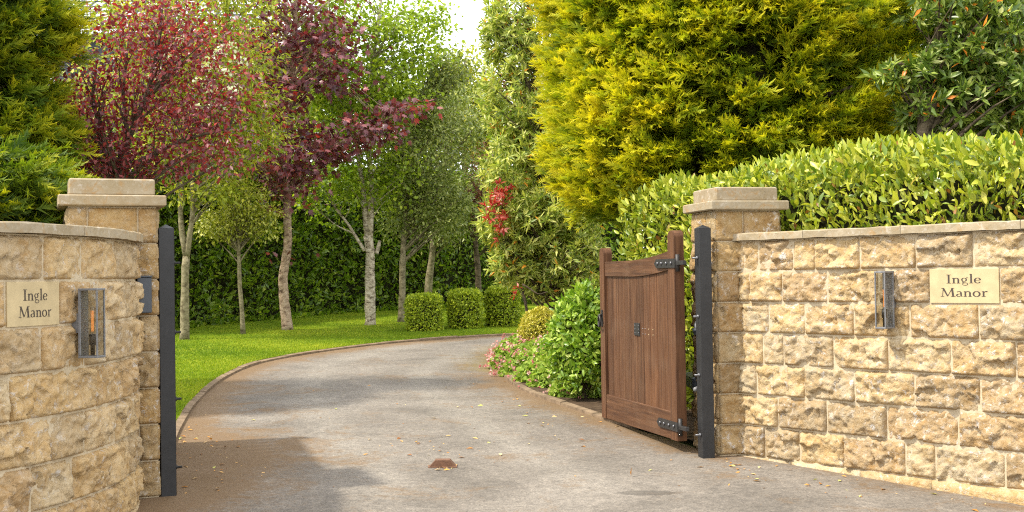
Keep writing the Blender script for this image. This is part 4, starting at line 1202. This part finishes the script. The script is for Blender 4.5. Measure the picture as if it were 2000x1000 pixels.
# yellow green tree with cream blossom, twin stems
b = gp(360, 667); Y = b[1]
rw = tree('flowering_tree', 'yellow green tree with pale twin stems and cream blossom heads', 'tree',
     [([b] + path(Y, (361, 590), (364, 500)), .085, .066), (path(Y, (364, 505), (352, 420), (356, 330), (345, 230), (330, 120), (310, 20)), .055, .02),
      (path(Y, (364, 505), (376, 420), (374, 330), (400, 230), (430, 120), (450, 20)), .055, .02)],
     [px_ell(430, 130, 95, 110, Y, None, 60), px_ell(330, 120, 105, 120, Y, None, 60), px_ell(480, 240, 55, 90, Y, None, 28), px_ell(270, 60, 80, 70, Y, None, 28), px_ell(420, 10, 110, 50, Y, None, 30),
      px_ell(360, 290, 90, 50, Y, None, 34), px_ell(400, 370, 60, 40, Y, None, 12)],
     dict(per=62, spread=(.24, .24, .12), size=.115, tmpl=T_fold(.42), mat=M['rowan']), M['grey_bark'])
bl_c = np.concatenate([at(px, py, Y - .9) + rng.normal(0, .05, (26, 3)) * np.array([1.6, 1.6, .8]) for px, py in [(395, 160), (415, 178), (440, 140), (428, 100), (350, 75), (455, 178), (310, 150), (405, 125), (450, 90), (336, 105), (470, 120), (425, 205), (385, 210)]])
Nn = len(bl_c)
leaves('blossom', bl_c, rng.normal(size=(Nn, 3)), unit(rng.normal(0, .5, (Nn, 3)) + np.array([-.3, -.3, 1])), rng.uniform(.04, .085, Nn), T_round(), rng.random(Nn), M['blossom'], rw)

# red leaved plum
Y = 14.6; b = at(235, 520, Y); b[2] = zg(b[0], b[1])
tree('plum_tree', 'dark red leaved plum tree behind the shaded pillar', 'tree',
     [([b] + path(Y, (232, 440), (236, 340)), .07, .06), (path(Y, (236, 340), (252, 270), (290, 180), (310, 90), (318, 0)), .045, .012), (path(Y, (236, 345), (205, 280), (180, 190), (190, 110)), .04, .012),
      (path(Y, (240, 330), (320, 290), (400, 262), (450, 250)), .03, .010), (path(Y, (250, 290), (240, 190), (250, 80)), .03, .01)],
     [px_ell(185, 190, 80, 80, Y, .8, 40), px_ell(275, 110, 95, 85, Y, .8, 48), px_ell(330, 190, 90, 70, Y, .8, 42), px_ell(240, 270, 105, 65, Y, .8, 54), px_ell(350, 270, 80, 55, Y, .7, 34),
      px_ell(125, 260, 50, 60, Y, .6, 22), px_ell(420, 285, 45, 45, Y, .5, 14), px_ell(300, 30, 85, 50, Y, .7, 30), px_ell(160, 325, 75, 28, Y, .6, 24), px_ell(255, 325, 60, 25, Y, .6, 18), px_ell(430, 110, 50, 80, Y, .5, 20), px_ell(100, 180, 45, 50, Y, .6, 14), px_ell(440, 200, 50, 50, Y, .5, 16), px_ell(90, 320, 50, 30, Y, .5, 14), px_ell(350, 90, 60, 60, Y, .6, 20)],
     dict(per=24, spread=(.22, .22, .13), size=.074, tmpl=T_fold(.55), mat=M['plum'], tumble=.7), M['dark_bark'], limb=.4)

# young holly
b = gp(475, 656); Y = b[1]
tree('young_holly', 'slender young tree with a pale yellow green crown on the lawn', 'tree',
     [([b] + path(Y, (469, 560), (465, 470), (462, 380), (460, 310)), .045, .02)],
     [px_ell(460, 400, 62, 62, Y, None, 46), px_ell(425, 435, 45, 30, Y, None, 16), px_ell(500, 430, 40, 38, Y, None, 18), px_ell(462, 330, 38, 40, Y, None, 18)],
     dict(per=56, spread=(.14, .14, .09), size=.085, tmpl=T_fold(.5), mat=M['holly']), M['grey_bark'], limb=.8)

# purple maple
b = gp(562, 648); Y = b[1]
tree('purple_maple', 'purple leaved maple with a pale crooked trunk on the lawn', 'tree',
     [([b] + path(Y, (556, 590), (552, 540), (563, 485), (561, 420), (560, 350), (566, 250), (573, 150), (576, 60), (579, -60)), .108, .04),
      (path(Y, (563, 330), (620, 300), (700, 262), (790, 215)), .035, .012), (path(Y, (562, 310), (520, 270), (490, 200)), .03, .012)],
     [px_ell(575, 50, 85, 85, Y, None, 70), px_ell(540, 190, 65, 70, Y, None, 44), px_ell(600, 130, 60, 60, Y, None, 36), px_ell(515, 300, 65, 36, Y, None, 28), px_ell(580, 300, 70, 50, Y, None, 44),
      px_ell(700, 258, 75, 26, Y, .5, 34), px_ell(780, 215, 45, 18, Y, .4, 16), px_ell(640, 285, 48, 30, Y, .5, 26), px_ell(480, 110, 38, 60, Y, None, 18), px_ell(560, 352, 55, 22, Y, .5, 22),
      px_ell(565, -30, 110, 55, Y, None, 40), px_ell(562, 405, 14, 8, Y, .12, 3), px_ell(560, 395, 12, 8, Y, .12, 2), px_ell(557, 500, 8, 5, Y, .08, 1), px_ell(660, 160, 28, 20, Y, .3, 8), px_ell(475, 190, 40, 40, Y, .5, 14), px_ell(465, 40, 45, 50, Y, .5, 16), px_ell(660, 60, 35, 50, Y, .5, 12), px_ell(455, 300, 35, 24, Y, .4, 10)],
     dict(per=11, spread=(.27, .27, .07), size=.14, tmpl=T_maple(), mat=M['maple'], tumble=.42, droop=-.35), M['maple_bark'], limb=.6)

# birch with several stems
b = gp(723, 638); Y = b[1]
tree('birch_tree', 'white barked birch with forked stems and bright green crown', 'tree',
     [([b] + path(Y, (724, 590), (722, 540), (724, 495), (718, 460)), .118, .095), (path(Y, (718, 465), (708, 360), (692, 250), (652, 110), (640, -20)), .062, .02),
      (path(Y, (722, 465), (726, 350), (712, 230), (728, 120), (745, 0), (748, -60)), .07, .02), (path(Y, (712, 490), (680, 440), (645, 390), (600, 310)), .042, .010), (path(Y, (735, 495), (740, 480), (742, 470)), .05, .03),
      (path(Y, (690, 455), (655, 440), (610, 400)), .02, .006)],
     [px_ell(700, 60, 110, 90, Y, None, 70), px_ell(790, 80, 70, 70, Y, None, 40), px_ell(640, 160, 60, 80, Y, None, 36), px_ell(760, 180, 80, 60, Y, None, 40), px_ell(680, 240, 75, 60, Y, None, 36),
      px_ell(838, 35, 30, 25, Y, None, 12), px_ell(620, 40, 60, 60, Y, None, 26), px_ell(640, 390, 60, 45, Y, None, 14), px_ell(760, 330, 55, 70, Y, None, 26), px_ell(700, 330, 60, 60, Y, None, 20)],
     dict(per=42, spread=(.22, .22, .14), size=.105, tmpl=T_fold(.75), mat=M['birch']), M['birch_bark'], limb=.45)

# evergreen oak style tree
b = gp(783, 632); Y = b[1]
tree('olive_green_tree', 'dense olive green small leaved tree behind the nearest clipped box', 'tree',
     [([b] + path(Y, (785, 560), (788, 470), (795, 380), (810, 260)), .082, .045)],
     [px_ell(815, 300, 85, 90, Y, None, 90), px_ell(850, 200, 62, 70, Y, None, 56), px_ell(795, 400, 62, 55, Y, None, 44), px_ell(860, 390, 50, 62, Y, None, 46), px_ell(870, 130, 45, 40, Y, None, 24)],
     dict(per=60, spread=(.18, .18, .12), size=.095, tmpl=T_fold(.48), mat=M['olive'], tumble=.6), M['grey_bark'], limb=.5)
Y = 29.5; b = at(836, 575, Y); b[2] = zg(b[0], b[1])
tree('evergreen_tree', 'leaning grey trunked evergreen behind the middle clipped box', 'tree',
     [([b] + path(Y, (836, 560), (845, 490), (852, 430), (870, 330)), .105, .05)],
     [px_ell(880, 330, 60, 90, Y, None, 50), px_ell(870, 430, 50, 40, Y, None, 34), px_ell(900, 230, 45, 70, Y, None, 30)],
     dict(per=60, spread=(.20, .20, .14), size=.11, tmpl=T_fold(.48), mat=M['olive'], tumble=.6), M['grey_bark'], limb=.5)
Y = 30.5; b = at(934, 575, Y); b[2] = zg(b[0], b[1])
tree('bronze_maple', 'small bronze red tree with dark trunk behind the farthest clipped box', 'tree',
     [([b] + path(Y, (934, 540), (929, 470), (926, 420), (920, 340)), .09, .04), (path(Y, (929, 470), (905, 430), (890, 400)), .05, .02)],
     [px_ell(925, 400, 38, 55, Y, None, 40), px_ell(938, 330, 32, 50, Y, None, 26), px_ell(900, 420, 24, 26, Y, None, 12), px_ell(950, 440, 24, 40, Y, None, 14)],
     dict(per=60, spread=(.16, .16, .12), size=.075, tmpl=T_fold(.35), mat=M['bronze'], tumble=.8), M['dark_bark'], limb=.5)

# trees beyond the tall hedge
def far_tree(px, pyc, rx, ry, Y, mat, label, n, per=48, size=.16, sp=.32):
    b = at(px, 560, Y); b[2] = zg(b[0], b[1])
    return tree('tall_tree', label, 'tree', [([b, at(px, 450, Y), at(px + 6, pyc, Y), at(px + 4, pyc - ry * .8, Y)], .18, .04)],
                [px_ell(px, pyc, rx, ry, Y, None, n), px_ell(px - rx * .4, pyc - ry * .3, rx * .6, ry * .6, Y, None, n // 3), px_ell(px + rx * .45, pyc + ry * .25, rx * .6, ry * .6, Y, None, n // 3)],
                dict(per=per, spread=(sp, sp, sp * .7), size=size, tmpl=T_fold(.6), mat=mat), M['grey_bark'], 'trees beyond the tall hedge', limb=.5)
far_tree(905, 210, 60, 120, 36, M['rowan'], 'pale yellow tree beyond the hedge under the open sky', 70)
far_tree(790, 250, 80, 130, 37, M['birch'], 'bright green tree beyond the hedge behind the birch', 80)
far_tree(640, 200, 80, 160, 38, M['birch'], 'bright green tree beyond the hedge between maple and birch', 90)
far_tree(520, 180, 80, 150, 35, M['rowan'], 'yellow green tree beyond the hedge behind the maple', 90)
far_tree(985, 300, 60, 160, 37, M['bronze'], 'bronze tree beyond the hedge behind the lance leaved shrub', 60)
far_tree(330, 230, 110, 120, 33, M['rowan'], 'yellow green tree in front of the distant house', 80)
far_tree(215, 260, 110, 130, 34, M['rowan'], 'yellow green tree beyond the garden behind the red plum', 80)
far_tree(120, 260, 120, 110, 34, M['olive'], 'olive tree beyond the garden behind the dark conifer', 80)
far_tree(1090, 330, 90, 160, 27, M['birch'], 'lime green tree seen between lance leaved shrub and golden conifer', 100)

# tall lance-leaved shrub by the bend
Y = 19.7; b = at(1085, 640, Y); b[2] = zg(b[0], b[1])
def rv(n): return np.where(rng.random(n) < .018, 1.0, np.clip(rng.beta(1.8, 1.6, n), 0, .94))
tree('lance_leaved_shrub', 'tall loose evergreen shrub with lance leaves overhanging the drive bend', 'shrub',
     [([b] + path(Y, (1062, 560), (1070, 430), (1065, 300), (1050, 150), (1030, 0)), .09, .03), (path(Y, (1064, 520), (1040, 450), (1000, 400)), .04, .012), (path(Y, (1068, 420), (1100, 360), (1130, 330)), .04, .012),
      (path(Y, (1062, 540), (1010, 520), (970, 500)), .03, .01)],
     [px_ell(1090, 420, 60, 60, Y, .8, 150), px_ell(980, 430, 45, 60, Y, .6, 110), px_ell(1130, 560, 50, 40, Y, .6, 90), px_ell(1030, 60, 85, 90, Y, .8, 272), px_ell(1000, 190, 66, 95, Y, .7, 240), px_ell(1065, 260, 60, 100, Y, .8, 240), px_ell(998, 320, 60, 75, Y, .7, 176), px_ell(1040, 430, 75, 75, Y, .8, 272),
      px_ell(1010, 510, 58, 50, Y, .6, 176), px_ell(1115, 490, 70, 80, Y, .7, 240), px_ell(965, 60, 28, 70, Y, .4, 54), px_ell(1130, 400, 50, 70, Y, .6, 144), px_ell(1070, 560, 50, 30, Y, .5, 96)],
     dict(per=13, spread=.02, size=.155, tmpl=T_fold(.24, .04), mat=M['rhodo'], rosette=True, v=rv), M['dark_bark'], limb=.25)
Y = 19.08; b = at(1040, 640, Y); b[2] = zg(b[0], b[1])
tree('photinia_shrub', 'scarlet young leaves of a shrub beside the lance leaved evergreen', 'shrub',
     [([b] + path(Y + .5, (1022, 560), (995, 480), (975, 400)), .03, .010), (path(Y, (1020, 555), (1050, 575), (1070, 570)), .015, .006)],
     [px_ell(968, 415, 24, 55, Y, .25, 28), px_ell(985, 372, 18, 18, Y, .15, 7), px_ell(1012, 572, 14, 12, Y, .2, 2)],
     dict(per=9, spread=.02, size=.105, tmpl=T_fold(.38, .04), mat=M['photinia'], rosette=True), M['dark_bark'], limb=.6)

# evergreen tree above the wall at the far end of the hedge
Y = 12.8; b = at(1800, 500, Y); b[2] = zg(b[0], b[1])
tree('orange_flecked_evergreen', 'evergreen tree with lance leaves and orange old leaves above the hedge', 'tree',
     [([b] + path(Y, (1800, 330), (1808, 230), (1828, 140), (1838, 60), (1842, -60)), .11, .06), (path(Y, (1806, 250), (1880, 215), (1960, 185), (2040, 130)), .035, .012), (path(Y, (1822, 160), (1760, 120), (1700, 150)), .03, .01),
      (path(Y, (1832, 100), (1880, 50), (1960, 10)), .03, .01)],
     [px_ell(1905, 70, 95, 85, Y, .8, 247), px_ell(1950, 170, 75, 60, Y, .7, 152), px_ell(1780, 150, 80, 28, Y, .5, 83), px_ell(1860, 0, 110, 60, Y, .8, 171), px_ell(2040, 60, 90, 130, Y, .8, 171), px_ell(1850, 130, 60, 40, Y, .5, 76), px_ell(2060, 220, 90, 60, Y, .7, 76), px_ell(1860, 205, 90, 50, Y, .5, 90), px_ell(1790, 225, 60, 30, Y + .3, .4, 50), px_ell(1960, 235, 70, 30, Y, .5, 50)],
     dict(per=11, spread=.02, size=.135, tmpl=T_fold(.30, .04), mat=M['rhodo_green'], rosette=True, v=rv), M['dark_bark'], limb=.2)
Y = 17.5; b = at(1790, 520, Y); b[2] = zg(b[0], b[1])
tree('dark_evergreen', 'dark evergreen tree in shade behind the orange flecked tree', 'tree',
     [([b] + path(Y, (1790, 330), (1780, 200), (1790, 60)), .14, .06), (path(Y, (1788, 300), (1850, 220), (1900, 120)), .06, .02), (path(Y, (1788, 300), (1700, 230), (1650, 150)), .06, .02)],
     [px_ell(1790, 80, 160, 120, Y, 1.2, 190), px_ell(1950, 180, 140, 100, Y, 1.2, 170), px_ell(1720, 210, 90, 60, Y, 1.0, 50), px_ell(1850, 240, 150, 60, Y, 1.0, 110), px_ell(2050, 60, 120, 140, Y, 1.0, 110)],
     dict(per=42, spread=(.22, .22, .16), size=.12, tmpl=T_fold(.35), mat=M['laurel_dark'], tumble=.8), M['dark_bark'], limb=.6)

# ================================================================== CLIPPED AND LOW SHRUBS
def dense_bush(name, label, cat, shape, N, size, tmpl, mat, root_p, core_scale=.86, vfun=skew, group=None, jitter=.03, up=.3, stem_h=.2, outd=.6):
    """shape(n) -> points on the surface and outward normals, relative to the base"""
    root = empty(name, root_p, label, cat, group)
    p, n = shape(N)
    R = np.array(root_p)
    dp = rng.random(N) ** 1.6 * .09
    pos = R + p - n * dp[:, None] + rng.normal(0, jitter, (N, 3))
    d = unit(n * outd + rng.normal(0, .65, (N, 3)) + np.array([0, 0, up])); nr = unit(n + rng.normal(0, .5, (N, 3)) + np.array([0, 0, .3]))
    leaves('foliage', pos, d, nr, size * rng.uniform(.65, 1.2, N), tmpl, vfun(N), mat, root)
    m = MB()
    cp, _ = shape(500)
    st = MB(); st.tube([(0, 0, -.05), (0, 0, stem_h), (0.01, 0, stem_h * 2)], [.05, .04, .02], 8)
    for k in range(26):
        e = cp[k] * .8; st.tube([(0, 0, stem_h * random.uniform(.5, 1.6)), tuple(e * .6 + np.array([0, 0, .02])), tuple(e)], [.014, .009, .004], 5, False)
    st.build('stems', M['dark_bark'], root, True)
    return root, R
def core_lathe(root, prof, mat):
    V, F = [], []; n = 16
    for r, z in prof:
        for k in range(n): V.append((r * math.cos(2 * math.pi * k / n), r * math.sin(2 * math.pi * k / n), z))
    for i in range(len(prof) - 1):
        for k in range(n): F.append((i * n + k, i * n + (k + 1) % n, (i + 1) * n + (k + 1) % n, (i + 1) * n + k))
    mesh_np('shade_core', V, np.array(F), mat, root, keep=False)  # solid filler inside the bush, shade put into its dark colour

def drum(px, pyb, rpx, pyt, label):
    g = gp(px, pyb); Y0 = g[1]; s = FPX / Y0; r = rpx / s; g = gp(px, pyb) + np.array([0, r * .8, 0]); g[2] = zg(g[0], g[1])
    h = (pyb - pyt) / s - .02
    def shape(n):
        k = rng.random(n) < (r / (2 * h + r))
        a = rng.uniform(0, 2 * math.pi, n); z = rng.uniform(.01, h, n); rr = np.sqrt(rng.random(n)) * r
        prof = r * (0.93 + .07 * np.sin(np.clip(z / h, 0, 1) * math.pi)) - .10 * np.clip((z / h - .84) / .16, 0, 1) ** 2
        lump = .015 * np.sin(a * 5 + z * 9) + .012 * np.sin(a * 11 - z * 14 + px)
        prof = prof + lump
        p = np.stack([np.where(k, rr, prof) * np.cos(a), np.where(k, rr, prof) * np.sin(a), np.where(k, h + .01 * np.sin(a * 7) - .09 * (rr / r) ** 4, z)], 1)
        n_ = np.stack([np.where(k, .1, 1) * np.cos(a), np.where(k, .1, 1) * np.sin(a), np.where(k, 1., .1)], 1)
        return p, unit(n_)
    root, R = dense_bush('clipped_box', label, 'topiary', shape, 6500, .052, T_fold(.6), M['box'], tuple(g), group='clipped box drums on the lawn', jitter=.014)
    core_lathe(root, [(0.01, .02), (r * .82, .02), (r * .84, h * .5), (r * .78, h - .10), (.01, h - .08)], M['core'])
drum(827, 651, 36, 575, 'clipped box drum standing nearest, first of the three')
drum(908, 646, 33.5, 566, 'clipped box drum in the middle of the three')
drum(983, 642, 34.5, 560, 'clipped box drum farthest along, behind the golden ball')

def blob(name, label, cat, g, rx, ry, rz, N, size, tmpl, mat, zc=None, vfun=skew, lump=.08, group=None, up=.3, jitter=.03, core=.74, outd=.6):
    zc = rz * .8 if zc is None else zc
    def shape(n):
        d = unit(rng.normal(size=(n, 3))); d[:, 2] = np.where(d[:, 2] < -.75, -d[:, 2], d[:, 2])
        l = 1 + lump * np.sin(d[:, 0] * 7 + 1) * np.sin(d[:, 2] * 6 + 2) + lump * .7 * np.sin(d[:, 1] * 11 + d[:, 0] * 8)
        p = d * np.array([rx, ry, rz]) * l[:, None]; p[:, 2] = np.maximum(p[:, 2] + zc, .01)
        return p, unit(d / np.array([rx, ry, rz]))
    root, R = dense_bush(name, label, cat, shape, N, size, tmpl, mat, tuple(g), vfun=vfun, group=group, up=up, jitter=jitter, outd=outd)
    pr = [(.005, max(.02, zc - rz * core))]
    for a in np.linspace(-80, 80, 9):
        pr.append((rx * core * math.cos(math.radians(a)), max(.02, zc + rz * core * math.sin(math.radians(a)))))
    core_lathe(root, pr + [(.005, zc + rz * core)], M['core'])
    return root
g = gp(1049, 700); s = FPX / g[1]; g = g + np.array([0, .1, 0]); g[2] = zg(g[0], g[1])
g[0] += .08
blob('golden_box_ball', 'round golden variegated box ball behind the pink flowers', 'shrub', g, 43 / s, 43 / s, 43 / s, 6500, .042, T_fold(.6), M['gold_box'], zc=52 / s, lump=.04, jitter=.018)
g = gp(1146, 790); s = FPX / g[1]; g = g + np.array([0, .35, 0]); g[2] = zg(g[0], g[1])
blob('laurel_bush', 'rounded bright green leafy bush beside the open wooden gate', 'shrub', g, .38, .40, .60, 8200, .085, T_oval(.38), M['laurel_bush'], zc=.62, lump=.10, up=.3, jitter=.04)

# pink geranium carpet along the edge of the bed
def geranium():
    pts = []
    ctr = [(gp(1000, 722), .55, .30, .34), (gp(1035, 738), .62, .34, .36), (gp(1085, 762), .55, .30, .34), (gp(1012, 700), .60, .45, .36), (gp(1055, 712), .60, .4, .38), (gp(1120, 782), .50, .26, .26), (gp(1060, 752), .6, .32, .34)]
    root = empty('geranium_patch', tuple(ctr[1][0]), 'low geranium carpet with pink flowers spilling towards the drive', 'flowers')
    P, Nn, FP = [], [], []
    for c, rx, ry, h in ctr:
        c = np.array(c) + np.array([.22, .22, 0]); n = int(2600 * rx * 1.6)
        d = unit(rng.normal(size=(n, 3))); d[:, 2] = np.abs(d[:, 2])
        sh = 1 - rng.random(n) ** 2 * .30
        p = d * np.array([rx, ry, h]) * sh[:, None]; P.append(c + p); Nn.append(unit(d + np.array([0, 0, .6])))
        m = int((95 if c[1] > 15.6 else 30) * rx * 1.6); d = unit(rng.normal(size=(m, 3)) + np.array([-.5, -.3, .4])); d[:, 2] = np.abs(d[:, 2])
        FP.append(c + d * np.array([rx, ry, h]) * rng.uniform(1.02, 1.25, m)[:, None])
    P, Nn = np.concatenate(P), np.concatenate(Nn); n = len(P)
    leaves('foliage', P, unit(rng.normal(size=(n, 3)) + .4 * Nn), unit(Nn + rng.normal(0, .4, (n, 3))), rng.uniform(.035, .07, n), T_round(), skew(n), M['geranium'], root)
    FP = np.concatenate(FP); m = len(FP); per = 5
    fp = np.repeat(FP, per, 0) + rng.normal(0, .012, (m * per, 3))
    fl = leaves('flowers', fp, rng.normal(size=(m * per, 3)), unit(rng.normal(0, .5, (m * per, 3)) + np.array([-.3, -.4, .8])), rng.uniform(.016, .032, m * per), T_round(), np.repeat(rng.random(m), per) * .8 + rng.random(m * per) * .2, M['pink'], root)
    fl['kind'] = 'stuff'
geranium()

# leaf litter on the drive
def litter():
    spots = []
    for px, py, sx, sy, n in ((1450, 912, 40, 5, 12), (1545, 938, 60, 9, 12), (1700, 965, 120, 12, 16), (1880, 985, 80, 8, 10), (1340, 935, 90, 20, 9), (1150, 850, 80, 30, 16), (1010, 860, 200, 60, 30), (865, 912, 22, 5, 22), (840, 870, 70, 12, 40),
                              (420, 905, 60, 40, 60), (380, 870, 30, 18, 36), (700, 800, 200, 60, 26), (1080, 810, 60, 14, 30), (990, 760, 40, 25, 30), (1430, 900, 14, 4, 6)):
        for _ in range(n): spots.append(gp(random.gauss(px, sx), min(1040, max(700, random.gauss(py, sy)))))
    P = np.array(spots); n = len(P); P[:, 2] = zg(P[:, 0], P[:, 1]) + .006
    sz = np.where(rng.random(n) < .35, rng.uniform(.04, .075, n), rng.uniform(.012, .03, n))
    o = leaves('leaf_litter', P, rng.normal(size=(n, 3)) * np.array([1, 1, .15]), unit(rng.normal(0, .25, (n, 3)) + np.array([0, 0, 1])), sz, T_fold(.45, .08), rng.random(n), M['dead_leaf'], None)
    tag(o, 'dry orange leaves and needles scattered over the drive', 'fallen leaves', None, 'stuff')
litter()

# ================================================================== DISTANT HOUSE
hb = at(250, 560, 41); hb[2] = zg(hb[0], hb[1])
house = empty('house', tuple(hb), 'dark clad house with pale glazed roof far behind the plum tree', 'house')
X0, X1 = at(110, 300, 41)[0], at(470, 300, 41)[0]; ZE = at(230, 70, 41)[2]; ZR = at(230, -60, 41)[2]
m = MB(); m.box(X0, X1, 41, 49, hb[2] - .5, ZE - .15); m.build('wall', M['slate_wall'], house, keep=True)
m = MB(); m.add([(X0 - .3, 40.7, ZE), (X1 + .3, 40.7, ZE), (X1 + .3, 45, ZR), (X0 - .3, 45, ZR), (X0 - .3, 49.3, ZE), (X1 + .3, 49.3, ZE)], [(0, 1, 2, 3), (3, 2, 5, 4), (0, 3, 4), (1, 5, 2)])
rf = m.build('roof', M['roof_glass'], house, keep=True)
m = MB(); m.box(X0 - .32, X1 + .32, 40.62, 40.98, ZE - .14, ZE + .02); m.build('gutter', M['roof_frame'], rf, keep=True)
rf.data.name = 'roof'
nb_ = 14
for k in range(nb_ + 1):
    x = X0 - .3 + (X1 - X0 + .6) * k / nb_
    m = MB(); m.tube([(x, 40.68, ZE + .03), (x, 44.98, ZR + .03)], .035, 4); m.build('glazing_bar', M['roof_frame'], rf, keep=True)
for k in range(1, 7):
    t = k / 7
    m = MB(); m.tube([(X0 - .3, 40.7 + 4.3 * t, ZE + (ZR - ZE) * t + .03), (X1 + .3, 40.7 + 4.3 * t, ZE + (ZR - ZE) * t + .03)], .030, 4); m.build('glazing_bar', M['roof_frame'], rf, keep=True)
for k in range(3):
    x = X0 + (X1 - X0) * (k + .5) / 3
    m = MB(); m.box(x - .7, x + .7, 40.93, 41.02, ZE - 2.3, ZE - .8); w = m.build('window', M['roof_frame'], house, keep=True)
    m = MB(); m.box(x - .6, x + .6, 40.90, 40.935, ZE - 2.2, ZE - .9); m.build('pane', M['black_metal'], w, keep=True)
